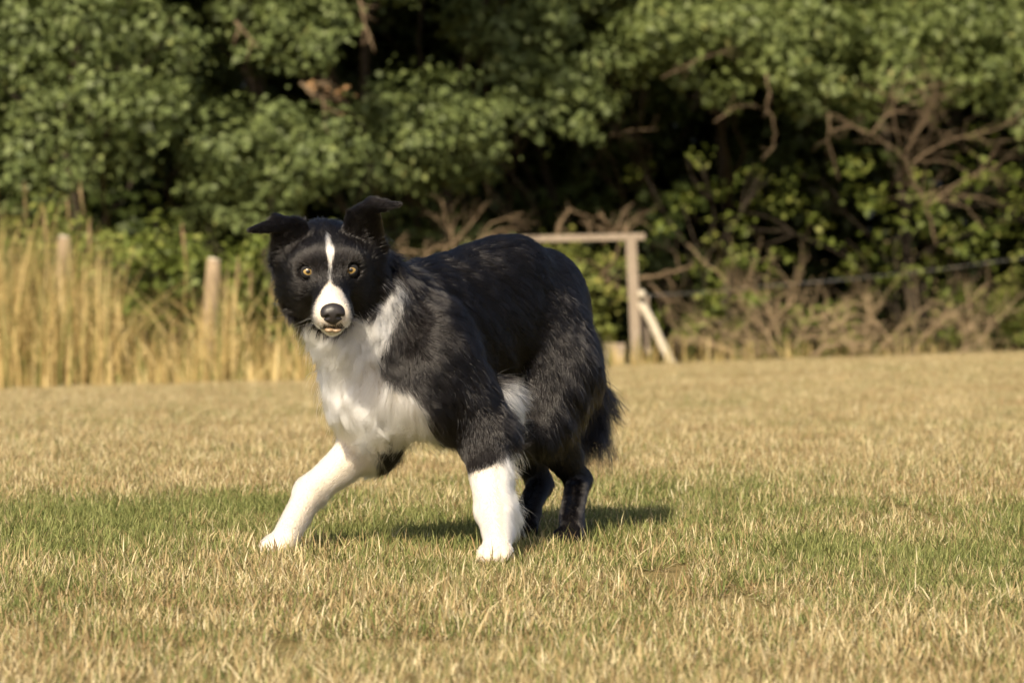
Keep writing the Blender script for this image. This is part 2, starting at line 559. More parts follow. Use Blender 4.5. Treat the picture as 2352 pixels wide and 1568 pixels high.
def gb(x, y): return (x, y, float(gz(x, y)))
DN = 5200
G1 = 'trees at the edge of the wood'
def front(name, label, lst, d, x0, x1, n, bx, mat, leaf):
    tree(name, label, P(lst, d) + over(x0, x1, 2.7, 6.2, d + 1.0, d + 2.8, n, 0.75), gb(bx, d + 3.2), 6.2, mat, leaf, DN, 0.06)  # crown lobes above the frame are unseen, added to shade the gaps below
front('maple_tree', 'dark green maple with a layered crown over the tall straw',
     [(60, 60, 130), (200, 40, 120), (330, 60, 110), (80, 200, 120), (230, 180, 115), (50, 320, 95), (320, 250, 100), (190, 310, 100), (410, 225, 80), (40, 420, 75), (150, 410, 70), (430, 110, 60), (-80, 150, 140), (-100, 330, 120), (290, 360, 70)],
     27.8, -5.4, -2.4, 16, -3.7, M['leaf_left'], 0.060)
front('maple_tree', 'broad green maple with low boughs just above the leaning fence post',
     [(520, 320, 105), (630, 290, 110), (700, 390, 105), (560, 410, 95), (480, 430, 75), (790, 370, 85), (640, 470, 80), (470, 350, 70), (740, 300, 70), (560, 500, 60), (450, 500, 55)],
     28.2, -2.6, -0.9, 11, -1.75, M['leaf_left'], 0.060)
front('maple_tree', 'full rounded green maple directly above the back of the dog',
     [(880, 250, 95), (990, 225, 100), (1075, 290, 95), (950, 330, 110), (1080, 370, 90), (850, 330, 85), (1140, 250, 55), (1010, 410, 70), (900, 400, 60), (1120, 330, 50)],
     30.6, -1.2, 0.6, 11, -0.6, M['leaf_left'], 0.062)
front('maple_tree', 'small maple boughs at the top edge above the head of the dog',
     [(640, 50, 85), (740, 95, 75), (550, 25, 80), (770, 20, 70), (680, 130, 55), (590, 120, 50)],
     29.3, -2.2, -1.0, 7, -1.3, M['leaf_left'], 0.060)
front('hazel_tree', 'mid green hazel reaching down beside the dark hollow in the hedge',
     [(1150, 80, 95), (1250, 50, 100), (1180, 180, 80), (1295, 170, 90), (1375, 225, 60), (1070, 50, 70), (1335, 285, 50), (1240, 270, 60), (1400, 130, 60)],
     31.9, 0.1, 1.5, 10, 0.55, M['leaf_left'], 0.062)
front('hazel_tree', 'bright yellow-green hazel crown over the dark hollow beyond the timber frame',
     [(1500, 60, 105), (1620, 50, 105), (1580, 140, 70), (1740, 60, 110), (1720, 150, 75), (1480, 160, 55), (1660, 200, 55), (1810, 150, 70)],
     32.0, 0.9, 2.8, 12, 1.9, M['leaf_right'], 0.070)
front('hazel_tree', 'bright yellow-green hazel crown above the bare dead branches',
     [(1890, 60, 110), (2040, 70, 115), (1900, 170, 95), (2070, 160, 95), (1850, 240, 55), (2190, 50, 115), (2240, 170, 95), (2330, 80, 110), (2330, 230, 75), (2160, 210, 60), (2440, 120, 140), (2430, 280, 110), (1990, 230, 50)],
     33.0, 2.6, 5.8, 18, 3.9, M['leaf_right'], 0.072)
# deeper wood, in the shade of the front row
for bx, by, lab in ((-5.4, 32.6, 'shaded tree deep in the wood behind the layered maple crown'), (-4.0, 31.8, 'shaded tree deep in the wood behind the upright fence post'), (-2.8, 33.6, 'shaded tree deep in the wood behind the leaning fence post'),
                    (-0.6, 34.6, 'shaded tree deep in the wood above the withers of the dog'), (1.6, 36.4, 'shaded tree in the dark hollow behind the timber frame'),
                    (3.9, 37.6, 'shaded tree behind the bare dead branches'), (6.4, 38.0, 'shaded tree at the far end of the hedge')):
    tree('woodland_tree', lab, over(bx - 1.7, bx + 1.7, -0.4, 6.8, by - 0.5, by + 1.2, 46, 0.8), gb(bx, by), 7.2, M['leaf_back_shade'], 0.11, 1100, 0.08, 'trees deep in the wood')
for bx, by, lab in ((-4.6, 36.5, 'dense dark thicket tree closing the wood behind the maples'), (0.2, 39.5, 'dense dark thicket tree closing the wood behind the hollow'), (5.0, 42.0, 'dense dark thicket tree closing the wood behind the hazels')):
    tree('thicket_tree', lab, over(bx - 3.2, bx + 3.2, -0.6, 9.4, by, by + 1.5, 90, 1.1), gb(bx, by + 0.6), 8.5, M['leaf_back_shade'], 0.17, 620, 0.16, 'trees deep in the wood')

for bx, d, mt, lab in ((-6.9, 28.0, 'leaf_left', 'broad maple beyond the picture edge past the tall straw'), (-9.6, 28.6, 'leaf_left', 'outermost maple at the near end of the hedge'),
                       (7.6, 35.6, 'leaf_right', 'hazel beyond the picture edge past the wire'), (10.2, 37.0, 'leaf_right', 'outermost hazel at the far end of the hedge')):
    tree('maple_tree' if bx < 0 else 'hazel_tree', lab, over(bx - 1.5, bx + 1.5, -0.2, 5.6, d - 0.6, d + 0.8, 42, 0.62), gb(bx, d + 1.5), 6.0, M[mt], 0.07, 2400, 0.07)
for bx, by, lab in ((-8.4, 33.5, 'shaded tree behind the outermost maple'), (9.2, 40.5, 'shaded tree behind the outermost hazel')):
    tree('woodland_tree', lab, over(bx - 2.4, bx + 2.4, -0.5, 7.0, by - 0.5, by + 1.2, 60, 0.9), gb(bx, by), 7.2, M['leaf_back_shade'], 0.13, 800, 0.08, 'trees deep in the wood')

def bush(label, lst, d, mat, leaf=0.05, dens=5200, name='bush', group='bushes along the hedge', dj=0.3, nl=7):
    lob = P(lst, d, dj)
    cx = float(np.mean([c[0] for c, r in lob])); cy = d + 0.15
    hz = max(0.4, (max(c[2] for c, r in lob) - float(gz(cx, cy))) * 0.8)
    return tree(name, label, lob, gb(cx, cy), hz, mat, leaf, dens, 0.012, group, 'bush', nl)

bush('yellow-green elder bush behind the top rail of the timber frame', [(1330, 620, 70), (1385, 680, 55), (1300, 570, 50), (1420, 600, 40), (1370, 760, 50), (1270, 650, 60), (1400, 800, 35)], 32.2, M['leaf_weed'], 0.058, name='elder_bush')
bush('sparse bramble thicket with round leaves under the bare dead branches', [(2000, 450, 75), (2150, 500, 80), (2300, 420, 75), (2050, 540, 80), (2220, 560, 80), (1950, 590, 70), (2330, 540, 80), (1880, 520, 55), (2100, 610, 70), (2420, 480, 110), (1780, 470, 60), (1860, 430, 60), (1690, 520, 60), (1980, 370, 60), (2230, 400, 60), (2120, 420, 60), (2250, 320, 50), (2040, 640, 60), (2240, 640, 60)], 32.9, M['leaf_bush'], 0.056, 1100, name='bramble_bush')
bush('low bramble with round leaves beside the pale leaning brace', [(1700, 590, 60), (1640, 640, 60), (1580, 600, 45), (1760, 640, 50), (1620, 560, 40), (1800, 590, 45), (1560, 470, 50), (1640, 430, 45), (1520, 540, 50), (1600, 360, 40), (1480, 400, 40), (1740, 400, 45)], 32.6, M['leaf_bush'], 0.054, 1300, name='bramble_bush')
bush('low green weeds behind the tangle of dry twigs', [(1580, 760, 60), (1700, 760, 60), (1640, 700, 50), (1830, 740, 55), (1800, 790, 40), (1520, 720, 40), (1930, 720, 45), (1940, 790, 40), (1740, 690, 45)], 32.6, M['leaf_bush'], 0.055, 3400, name='weed_bush')
bush('low green weeds under the sagging wire near the picture edge', [(2100, 770, 50), (2000, 690, 45), (2200, 760, 50), (2180, 690, 50), (2270, 700, 45), (2060, 790, 40), (2250, 790, 40)], 34.0, M['leaf_bush'], 0.055, 3400, name='weed_bush')
bush('upright green nettle clump at the end of the wire', [(2320, 700, 50), (2340, 760, 50), (2380, 720, 60), (2330, 650, 35), (2420, 770, 70)], 34.2, M['leaf_weed'], 0.05, 6500, name='nettle_clump')
bush('green nettle bush rising behind the first fence post', [(130, 520, 60), (40, 540, 55), (230, 560, 70), (90, 590, 60), (200, 640, 70), (-60, 560, 90)], 26.3, M['leaf_weed'], 0.055, 4600, name='nettle_clump')
bush('leafy green bush filling the gap between the two fence posts', [(330, 590, 80), (420, 640, 75), (300, 690, 80), (390, 730, 80), (260, 760, 70), (360, 540, 50), (340, 820, 60)], 26.5, M['leaf_bush'], 0.055, 4600, name='leafy_bush')
bush('leafy green bush behind the second fence post beside the ear of the dog', [(560, 620, 85), (620, 560, 75), (530, 720, 70), (620, 720, 80), (690, 640, 70), (560, 820, 60), (680, 780, 70), (450, 560, 60), (740, 560, 60)], 26.9, M['leaf_bush'], 0.055, 4600, name='leafy_bush')
bush('dark green shrub hidden behind the shoulders of the dog', [(900, 560, 80), (1000, 600, 80), (860, 480, 55), (1100, 560, 70), (1000, 500, 50), (1190, 620, 80), (900, 700, 90), (1100, 740, 90), (820, 800, 90)], 32.2, M['leaf_left'], 0.06, 4600, name='dark_shrub')

# ------------------------------------------------------------------ dead branches and twig tangles
def twigs(g, pts, r0, r1, n_side, lmin, lmax, depth=1):
    pts = np.asarray(pts, float)
    # resample with a little wander
    seg = np.linspace(0, len(pts) - 1, max(6, len(pts) * 3))
    pp = np.stack([np.interp(seg, np.arange(len(pts)), pts[:, i]) for i in range(3)], 1)
    L = np.linalg.norm(pts[-1] - pts[0])
    pp[1:-1] += rng.normal(size=(len(pp) - 2, 3)) * 0.012 * L
    g.tube(pp, np.linspace(r0, r1, len(pp)), 6, 0.05)
    for _ in range(n_side):
        i = rng.integers(1, len(pp) - 1)
        dr = unit(pp[i] - pp[i - 1])
        d = unit(dr + rng.normal(size=3) * np.array([0.75, 0.6, 0.75]))
        l = rng.uniform(lmin, lmax)
        mid = pp[i] + d * l * 0.5 + rng.normal(size=3) * l * 0.08
        end = mid + unit(d + rng.normal(size=3) * 0.35 - np.array([0, 0, 0.1])) * l * 0.5
        rr = (r0 + (r1 - r0) * i / len(pp)) * 0.6
        if depth > 0:
            twigs(g, [pp[i], mid, end], rr, rr * 0.35, 2, lmin * 0.4, lmax * 0.5, depth - 1)
        else:
            g.tube([pp[i], mid, end], [rr, rr * 0.75, rr * 0.35], 5)

def dead(label, polys, d, r=0.014, n_side=6, lmin=0.1, lmax=0.35, name='dead_branch', depth=1, dj=0.15, leaves=None):
    wood = M['brush'] if name == 'twig_tangle' else M['twig']
    g = Geo()
    first = None
    for q in polys:
        dd = d + rng.uniform(-dj, dj)
        pts = [at(x, y, dd + rng.uniform(-0.08, 0.08)) for x, y in q]
        if first is None: first = pts[0]
        twigs(g, pts, r, r * 0.4, n_side, lmin, lmax, depth)
    root = empty(name, first, label, 'branch', 'dead branches in the hedge')
    g.build('branches', wood, root, first, True)
    if leaves:
        v, f, rn = leaf_cloud(P(leaves, d - 0.1, 0.15), 0.05, 2200)
        link('withered_leaves', mesh_np('withered_leaves', v - np.asarray(first), f, M['leaf_dead'], False, {'rnd': ('POINT', rn)}), root)
    return root

dead('large bare dead branch reaching out from the hazel in a tangle of twigs',
     [[(2150, 560), (2130, 470), (2080, 370), (1990, 300), (1900, 260)], [(2090, 380), (2180, 320), (2280, 300), (2350, 250)], [(2130, 470), (2210, 410), (2300, 380)], [(2000, 310), (2060, 230), (2150, 190)], [(2080, 350), (2130, 270), (2150, 200)]], 32.0, 0.008, 13, 0.15, 0.6)
dead('thin dead vine drooping in a hook before the dark hollow', [[(1760, 170), (1765, 240), (1780, 310), (1775, 340), (1752, 368)]], 31.6, 0.008, 4, 0.05, 0.15, depth=0)
dead('thin dead twig hanging straight below the bright hazel', [[(1905, 260), (1900, 320), (1915, 370), (1930, 415)], [(1915, 300), (1950, 290), (1990, 300)]], 32.0, 0.007, 5, 0.08, 0.25, depth=0)
dead('dead forked branch caught among the bright hazel leaves', [[(1520, 180), (1600, 140), (1690, 110)]], 31.2, 0.005, 8, 0.1, 0.3, depth=0)
dead('small crooked dead twig below the bright hazel at the mouth of the hollow', [[(1640, 280), (1690, 245), (1740, 240)]], 31.4, 0.0045, 5, 0.1, 0.25, depth=0)
dead('short dead stick in the dark hollow above the rail', [[(1400, 310), (1450, 300), (1510, 297)]], 32.0, 0.006, 3, 0.05, 0.2, depth=0)
dead('withered brown branch with curled leaves above the head of the dog', [[(690, 190), (730, 225), (790, 270)], [(700, 198), (740, 190), (800, 240)]], 28.0, 0.012, 5, 0.08, 0.25, name='withered_branch', leaves=[(725, 205, 26), (780, 225, 24), (800, 260, 16)])
dead('short bare stub in the maple left of the withered branch', [[(540, 50), (575, 90), (600, 110)]], 28.3, 0.012, 4, 0.08, 0.2, depth=0)
dead('dead limb at the top edge between two maple crowns', [[(825, 0), (840, 60), (860, 120)]], 29.0, 0.013, 5, 0.08, 0.2, depth=0)
dead('bleached forked dead branches rising behind the back of the dog', [[(1060, 640), (1090, 560), (1130, 510), (1200, 490)], [(1050, 600), (1030, 520), (1015, 460)], [(1000, 600), (1060, 540), (1110, 480)], [(960, 600), (1000, 570), (1060, 560)], [(900, 600), (930, 575), (985, 580)], [(1090, 560), (1150, 525), (1190, 530)]], 30.2, 0.011, 7, 0.1, 0.35)
dead('curling dead branches sticking up over the top rail', [[(1280, 560), (1285, 510), (1310, 480), (1345, 500), (1360, 540)], [(1385, 560), (1420, 520), (1430, 485)], [(1430, 545), (1445, 510), (1462, 500)], [(1400, 545), (1395, 510), (1375, 490)], [(1375, 640), (1410, 600), (1430, 540)]], 31.6, 0.013, 6, 0.1, 0.25)
dead('reddish dead bough crossing behind the upright of the frame', [[(1390, 640), (1430, 670), (1470, 690)], [(1470, 640), (1530, 630), (1590, 610)], [(1490, 650), (1530, 690), (1540, 740)]], 32.2, 0.020, 4, 0.1, 0.3)
dead('fan of dry twigs lying in the weeds beside the pale brace',
     [[(1780, 810), (1740, 740), (1660, 640), (1580, 560)], [(1800, 800), (1760, 700), (1700, 640)], [(1790, 820), (1700, 780), (1580, 730)], [(1700, 820), (1640, 790), (1540, 770)], [(1820, 800), (1860, 740), (1930, 700)], [(1640, 820), (1660, 780), (1700, 760)], [(1760, 760), (1820, 690), (1840, 640)]], 31.4, 0.009, 18, 0.15, 0.5, name='twig_tangle')
dead('tangle of dry twigs piled at the foot of the hedge under the wire',
     [[(2000, 820), (2060, 760), (2150, 690)], [(2080, 820), (2160, 740), (2280, 650)], [(2210, 810), (2230, 740), (2220, 650)], [(1950, 820), (1990, 760), (2010, 700)], [(2180, 820), (2260, 780), (2320, 700)], [(2060, 800), (2010, 740), (1990, 690)], [(2280, 820), (2240, 760), (2180, 720)]], 32.6, 0.009, 18, 0.15, 0.5, name='twig_tangle')
dead('loose heap of broken twigs between the two tangles', [[(1880, 820), (1900, 760), (1960, 720)], [(1960, 825), (1940, 770), (1890, 730)], [(1860, 815), (1920, 790), (2010, 800)]], 32.0, 0.014, 8, 0.12, 0.4, name='twig_tangle')

# ------------------------------------------------------------------ tall dry grass along the left edge
def straw_clumps():
    g = Geo()
    VV, RR = [], []
    def stalk(x, d, h, lean, w, rv):
        n = 6
        t = np.linspace(0, 1, n)
        az = rng.uniform(0, 2 * np.pi)
        b = lean * h * t ** 1.8
        p = np.stack([x + b * math.cos(az), d + b * math.sin(az) * 0.6, gz(x, d) + h * t * (1 - 0.25 * abs(lean) * t)], 1)
        sd = np.array([math.cos(az + 1.3), math.sin(az + 1.3) * 0.5, 0]) * w
        pr = np.array([1, 1, 0.9, 0.75, 0.5, 0.05])[:, None]
        v = np.stack([p - sd * pr, p + sd * pr], 1).reshape(-1, 3)
        f = [(2 * i, 2 * i + 1, 2 * i + 3, 2 * i + 2) for i in range(n - 1)]
        g.add(v, f, rv)
    spots = [(20, 1.15, 60), (70, 1.0, 70), (110, 0.95, 60), (150, 0.95, 80), (200, 0.85, 70), (235, 0.85, 80), (285, 0.45, 40), (330, 0.40, 40), (380, 0.45, 40), (430, 0.5, 40), (470, 0.55, 45), (505, 0.7, 40), (540, 0.75, 60), (600, 0.35, 40), (650, 0.3, 40), (690, 0.28, 40), (-60, 1.1, 120), (-150, 1.1, 120)]
    for px, h, n in spots:
        for _ in range(int(n * (2.1 if px < 260 else 1.1))):
            d = rng.uniform(24.3, 25.9)
            x = (px + rng.normal() * 26 - CX) / FX * d
            hh = h * rng.uniform(0.4, 1.25)
            stalk(x, d, hh, abs(rng.normal()) * 0.46, rng.uniform(0.003, 0.008), min(0.95, 0.12 + rng.random() * 0.83))
    for _ in range(1000):
        d = rng.uniform(24.0, 26.4); px = rng.uniform(-200, 760)
        x = (px - CX) / FX * d
        stalk(x, d, rng.uniform(0.1, 0.42) * (1.35 if px < 260 else 0.8), abs(rng.normal()) * 0.5, rng.uniform(0.004, 0.010), rng.random() ** 0.8)
    for _ in range(900):                                   # ragged fringe in front of the hedge on the far side
        px = rng.uniform(760, 2500)
        d = float(boundary((px - CX) / FX * 32)) + rng.uniform(-0.2, 0.8)
        x = (px - CX) / FX * d
        stalk(x, d, rng.uniform(0.06, 0.30), abs(rng.normal()) * 0.5, rng.uniform(0.004, 0.009), rng.random())
    for _ in range(130):
        d = rng.uniform(24.2, 25.4); px = rng.uniform(0, 700)
        stalk((px - CX) / FX * d, d, rng.uniform(0.5, 0.95), rng.uniform(0.5, 1.2), 0.006, rng.uniform(0.4, 0.9))
    o = g.build('dry_grass', M['straw'])
    tag(o, 'tall dry golden straw grass standing along the hedge and around the fence posts', 'grass', kind='stuff')
straw_clumps()

def reed(px_base, px_tip, py_tip, d, label):
    b = at(px_base, 880, d); b[2] = gz(b[0], b[1])
    t = at(px_tip, py_tip, d)
    root = empty('reed_stalk', b, label, 'reed', 'dry reed stalks')
    g = Geo()
    pp, rr = limb(b, t, 0.004, 0.003, 0.02, 9)
    g.tube(pp, rr, 5); g.build('stem', M['straw'], root, b)
    h = Geo()
    ax = unit(t - pp[-3])
    L = 0.22
    m = np.linspace(0, 1, 9)[:, None]
    cen = t - ax * L * (1 - m) * 1.0
    h.tube(cen, 0.008 * np.sin(np.pi * (0.08 + 0.86 * m[:, 0])) * (1 + 0.2 * rng.normal(size=9)), 7, 0.25)
    for _ in range(60):
        q = rng.random(); c = t - ax * L * (1 - q)
        o = c + unit(rng.normal(size=3) + ax * 2.2) * 0.028
        s = np.cross(unit(o - c), rng.normal(size=3)) * 0.003
        h.add([c - s, c + s, o], [(0, 1, 2)])
    h.build('seed_head', M['plume'], root, b)
for a_ in ((60, 56, 420, 25.2, 'dry reed with brown plume, tallest at the picture edge'), (95, 100, 478, 25.0, 'dry reed plume left of the first fence post, just above the straw'),
           (150, 153, 452, 25.1, 'dry reed plume rising straight over the first fence post'), (195, 183, 420, 25.4, 'dry reed plume right of the first fence post, tallest of its pair'),
           (215, 205, 505, 25.0, 'short dry reed plume right of the first fence post'), (455, 418, 520, 25.3, 'bent dry reed leaning left beside the second fence post'),
           (520, 548, 590, 25.6, 'dry reed plume just right of the second fence post'), (560, 575, 620, 25.4, 'thin dry reed between the second post and the dog')):
    reed(*a_)

# ------------------------------------------------------------------ fence posts, frame, wire
def post(px, py_top, d, r, lean, label):
    top = at(px + lean, py_top, d); b = at(px, 890, d); b[2] = gz(b[0], b[1])
    root = empty('fence_post', b, label, 'fence post', 'round fence posts')
    g = Geo()
    n = 12
    t = np.linspace(0, 1, n)[:, None]
    p = (b - np.array([0, 0, 0.15])) + (top - b + np.array([0, 0, 0.15])) * t + rng.normal(size=(n, 3)) * 0.003
    rr = r * (1.05 - 0.12 * t[:, 0]); rr[-1] *= 0.82
    g.tube(p, rr, 14, 0.03)
    g.build('shaft', M['post_wood'], root, b, True)
    c = Geo()
    c.tube([top - np.array([0, 0, 0.004]), top + np.array([0.004, 0, 0.012])], [r * 0.80, r * 0.66], 14, 0.04)
    c.build('cut_end', M['pale_wood'], root, b, True)
    s = Geo()
    for z in (0.85, 0.6):
        q = b + (top - b) * z
        s.tube([q + np.array([-0.01, -r - 0.004, 0]), q + np.array([0.012, -r - 0.006, 0.004])], [0.003, 0.003], 5)
        s.build('staple', M['grey_wood'], root, b)
        s = Geo()
post(146, 545, 25.6, 0.052, 2, 'round wooden fence post wrapped in tall straw near the picture edge')
post(474, 597, 25.5, 0.056, 18, 'leaning round wooden fence post between the straw and the dog')

FD = 31.0
fb = at(1455, 840, FD); fb[2] = gz(fb[0], fb[1])
root = empty('timber_frame', fb, 'weathered grey timber frame with top rail, upright and low board behind the dog', 'frame')
g = Geo(); g.box(at(1120, 551, FD), at(1481, 543, FD), 0.07, 0.052, jit=0.02); g.build('top_rail', M['grey_wood'], root, fb)
g = Geo(); g.box(at(1449, 551, FD - 0.003) , at(1464, 845, FD), 0.085, 0.09, (0, 1, 0), jit=0.02); g.build('upright', M['grey_wood'], root, fb)
g = Geo(); g.box(at(1150, 553, FD), at(1150, 850, FD), 0.085, 0.09, (0, 1, 0), jit=0.02); g.build('upright', M['grey_wood'], root, fb)
g = Geo()
for i in range(3):
    g = Geo(); xx = 1396 + i * 15.5
    g.box(at(xx, 788, FD + 0.09), at(xx, 850, FD + 0.09), 0.051, 0.025, (0, 1, 0), jit=0.015); g.build('board', M['grey_wood'], root, fb)
g = Geo(); g.box(at(1480, 680, FD + 0.14), at(1482, 848, FD + 0.14), 0.07, 0.08, (0, 1, 0), jit=0.03); g.build('short_post', M['grey_wood'], root, fb)
g = Geo(); g.box(at(1458, 735, FD - 0.1 + 0.2), at(1494, 737, FD + 0.2), 0.03, 0.05, jit=0.03); g.build('cleat', M['grey_wood'], root, fb)
g = Geo(); g.box(at(1458, 810, FD + 0.06), at(1498, 806, FD + 0.06), 0.03, 0.05, jit=0.03); g.build('cleat', M['grey_wood'], root, fb)
b0 = at(1550, 842, FD - 0.15)
root = empty('brace_pole', b0, 'pale peeled pole leaning against the upright of the timber frame', 'pole')
g = Geo(); p0, p1 = at(1472, 690, FD - 0.04), b0 + np.array([0, 0, -0.03])
tt_ = np.linspace(0, 1, 10)[:, None]
g.tube(p0 + (p1 - p0) * tt_ + rng.normal(size=(10, 3)) * 0.003, np.linspace(0.034, 0.036, 10), 12, 0.03); g.build('pole', M['pale_wood'], root, b0, True)
g = Geo(); g.tube([at(1466, 676, FD - 0.11), at(1481, 676, FD - 0.11)], [0.032, 0.034], 12, 0.05); g.build('knob_end', M['pale_wood'], root, b0, True)

def wire_mat():
    m, nt, out = new_mat('old_wire')
    p = N(nt, 'ShaderNodeBsdfPrincipled')
    g = N(nt, 'ShaderNodeNewGeometry')
    nt.links.new(ramp(nt, noise(nt, 3.0, 3, g.outputs['Position']), [(0.35, (0.22, 0.23, 0.17)), (0.65, (0.34, 0.33, 0.34))]), p.inputs['Base Color'])
    p.inputs['Metallic'].default_value = 0.3
    p.inputs['Roughness'].default_value = 0.5
    nt.links.new(p.outputs[0], out.inputs[0])
    return m
wm = wire_mat()
w0 = at(1482, 678, 31.0)
g = Geo()
wp = [at(1482, 678, 31.14), at(1620, 672, 31.4), at(1780, 655, 31.8), at(1960, 640, 32.2), at(2160, 618, 32.5), at(2352, 592, 32.8), at(2560, 560, 33.1)]
q = np.linspace(0, len(wp) - 1, 40)
wp = np.array(wp)
wpp = np.stack([np.interp(q, np.arange(len(wp)), wp[:, i]) for i in range(3)], 1)
g.tube(wpp, np.full(40, 0.0026), 5)
wo = g.build('fence_wire', wm, None, w0, True)
wo.location = [float(c) for c in w0]
tag(wo, 'sagging grey fence wire strung from the timber frame across the hedge', 'wire')

# ------------------------------------------------------------------ the dog: one continuous skin grown from a distance field, fur as hair strands
def d_cone(p, a, b, ra, rb, sq=None):
    ab = b - a
    q = p - a
    if sq is not None:
        n, s = sq
        q = q + (q @ n)[..., None] * n * (s - 1)
        ab = ab + (ab @ n) * n * (s - 1)
    t = np.clip((q @ ab) / (ab @ ab), 0, 1)
    d = np.linalg.norm(q - t[..., None] * ab, axis=-1) - (ra + (rb - ra) * t)
    return d if sq is None else d / (1 + 0.35 * (sq[1] - 1))

def d_ell(p, c, A, r):
    q = (p - c) @ A.T
    k0 = np.linalg.norm(q / r, axis=-1)
    k1 = np.linalg.norm(q / (r * r), axis=-1) + 1e-9
    return np.where(k0 < 1e-6, -r.min(), k0 * (k0 - 1) / k1)

def d_tri(p, a, b, c, r):
    """distance to a rounded triangular plate"""
    ba, pa = b - a, p - a
    cb, pb = c - b, p - b
    ac, pc = a - c, p - c
    nor = np.cross(ba, ac)
    s = (np.sign(pa @ np.cross(ba, nor)) + np.sign(pb @ np.cross(cb, nor)) + np.sign(pc @ np.cross(ac, nor))) < 2
    def ed(e, q):
        w = e * np.clip((q @ e) / (e @ e), 0, 1)[..., None] - q
        return np.sum(w * w, -1)
    de = np.minimum(np.minimum(ed(ba, pa), ed(cb, pb)), ed(ac, pc))
    dp = (pa @ nor) ** 2 / (nor @ nor)
    return np.sqrt(np.where(s, de, dp)) - r

class Field:
    def __init__(s): s.pr = []
    def cone(s, a, b, ra, rb, k=0.02, g='torso', flow=(0, 0, -1), ln=0.03, lift=0.35, sq=None):
        a, b = np.asarray(a, float), np.asarray(b, float)
        m = max(ra, rb)
        s.pr.append(dict(f=lambda p: d_cone(p, a, b, ra, rb, sq), lo=np.minimum(a, b) - m, hi=np.maximum(a, b) + m, k=k, g=g, flow=np.asarray(flow, float), ln=ln, lift=lift))
    def tri(s, a, b, c, r, k=0.02, g='torso', flow=(0, 0, -1), ln=0.03, lift=0.35):
        a, b, c = (np.asarray(q, float) for q in (a, b, c))
        s.pr.append(dict(f=lambda p: d_tri(p, a, b, c, r), lo=np.min([a, b, c], 0) - r, hi=np.max([a, b, c], 0) + r, k=k, g=g, flow=np.asarray(flow, float), ln=ln, lift=lift))
    def ell(s, c, r, A=None, k=0.02, g='torso', flow=(0, 0, -1), ln=0.03, lift=0.35):
        c, r = np.asarray(c, float), np.asarray(r, float)
        A = np.eye(3) if A is None else np.asarray(A, float)
        m = r.max()
        s.pr.append(dict(f=lambda p: d_ell(p, c, A, r), lo=c - m, hi=c + m, k=k, g=g, flow=np.asarray(flow, float), ln=ln, lift=lift))
    def mesh(s, h, carve=(), smooth=2):
        lo = np.min([q['lo'] for q in s.pr], 0) - 4 * h
        hi = np.max([q['hi'] for q in s.pr], 0) + 4 * h
        n = np.ceil((hi - lo) / h).astype(int) + 1
        F = np.full(n, 1.0, np.float32)
        def region(l, u, pad):
            i0 = np.clip(np.floor((l - pad - lo) / h).astype(int), 0, n)
            i1 = np.clip(np.ceil((u + pad - lo) / h).astype(int) + 1, 0, n)
            sl = tuple(slice(a, b) for a, b in zip(i0, i1))
            g = np.stack(np.meshgrid(*[lo[i] + h * np.arange(i0[i], i1[i]) for i in range(3)], indexing='ij'), -1)
            return sl, g
        for q in s.pr:
            sl, g = region(q['lo'], q['hi'], q['k'] + 3 * h)
            d = q['f'](g); k = q['k']; o = F[sl]
            hh = np.clip(0.5 + 0.5 * (o - d) / k, 0, 1)
            sm = o * (1 - hh) + d * hh - k * hh * (1 - hh)
            F[sl] = np.where(o > 0.9, np.minimum(o, d), sm)
        for fn, l, u, k in carve:
            sl, g = region(l, u, k + 2 * h)
            d = -fn(g); o = F[sl]
            hh = np.clip(0.5 - 0.5 * (o - d) / k, 0, 1)
            F[sl] = o * (1 - hh) + d * hh + k * hh * (1 - hh)
        ins = F < 0
        c = [(i, j, k) for i in (0, 1) for j in (0, 1) for k in (0, 1)]
        cnt = sum(ins[i:n[0] - 1 + i, j:n[1] - 1 + j, k:n[2] - 1 + k].astype(np.int8) for i, j, k in c)
        act = np.argwhere((cnt > 0) & (cnt < 8))
        ids = np.full(cnt.shape, -1, np.int32)
        ids[tuple(act.T)] = np.arange(len(act))
        acc = np.zeros((len(act), 3)); m = np.zeros(len(act))
        for a in c:
            for ax in range(3):
                if a[ax]: continue
                b = list(a); b[ax] = 1
                f0 = F[tuple((act + a).T)]; f1 = F[tuple((act + b).T)]
                x = (f0 < 0) != (f1 < 0)
                t = np.where(x, f0 / np.where(x, f0 - f1, 1), 0)
                pos = np.array(a, float)[None].repeat(len(act), 0)
                pos[:, ax] += t
                acc += pos * x[:, None]; m += x
        V = lo + h * (act + acc / m[:, None])
        faces = []
        for ax in range(3):
            sl0 = [slice(None)] * 3; sl1 = [slice(None)] * 3
            sl0[ax] = slice(0, -1); sl1[ax] = slice(1, None)
            A_, B_ = ins[tuple(sl0)], ins[tuple(sl1)]
            e = np.argwhere(A_ != B_)
            u, w = (ax + 1) % 3, (ax + 2) % 3
            quad = []
            for du, dw in ((0, 0), (-1, 0), (-1, -1), (0, -1)):
                cc = e.copy(); cc[:, u] += du; cc[:, w] += dw
                quad.append(ids[tuple(cc.T)])
            quad = np.stack(quad, 1)
            fl = A_[tuple(e.T)]
            quad[~fl] = quad[~fl][:, ::-1]
            faces.append(quad)
        Q = np.concatenate(faces)
        for _ in range(smooth):                            # a light Laplacian pass evens the voxel steps
            sm = np.zeros_like(V); ct = np.zeros(len(V))
            for i in range(4):
                for j in ((i + 1) % 4, (i + 3) % 4):
                    np.add.at(sm, Q[:, i], V[Q[:, j]]); np.add.at(ct, Q[:, i], 1)
            V = 0.45 * V + 0.55 * sm / ct[:, None]
        return V, Q

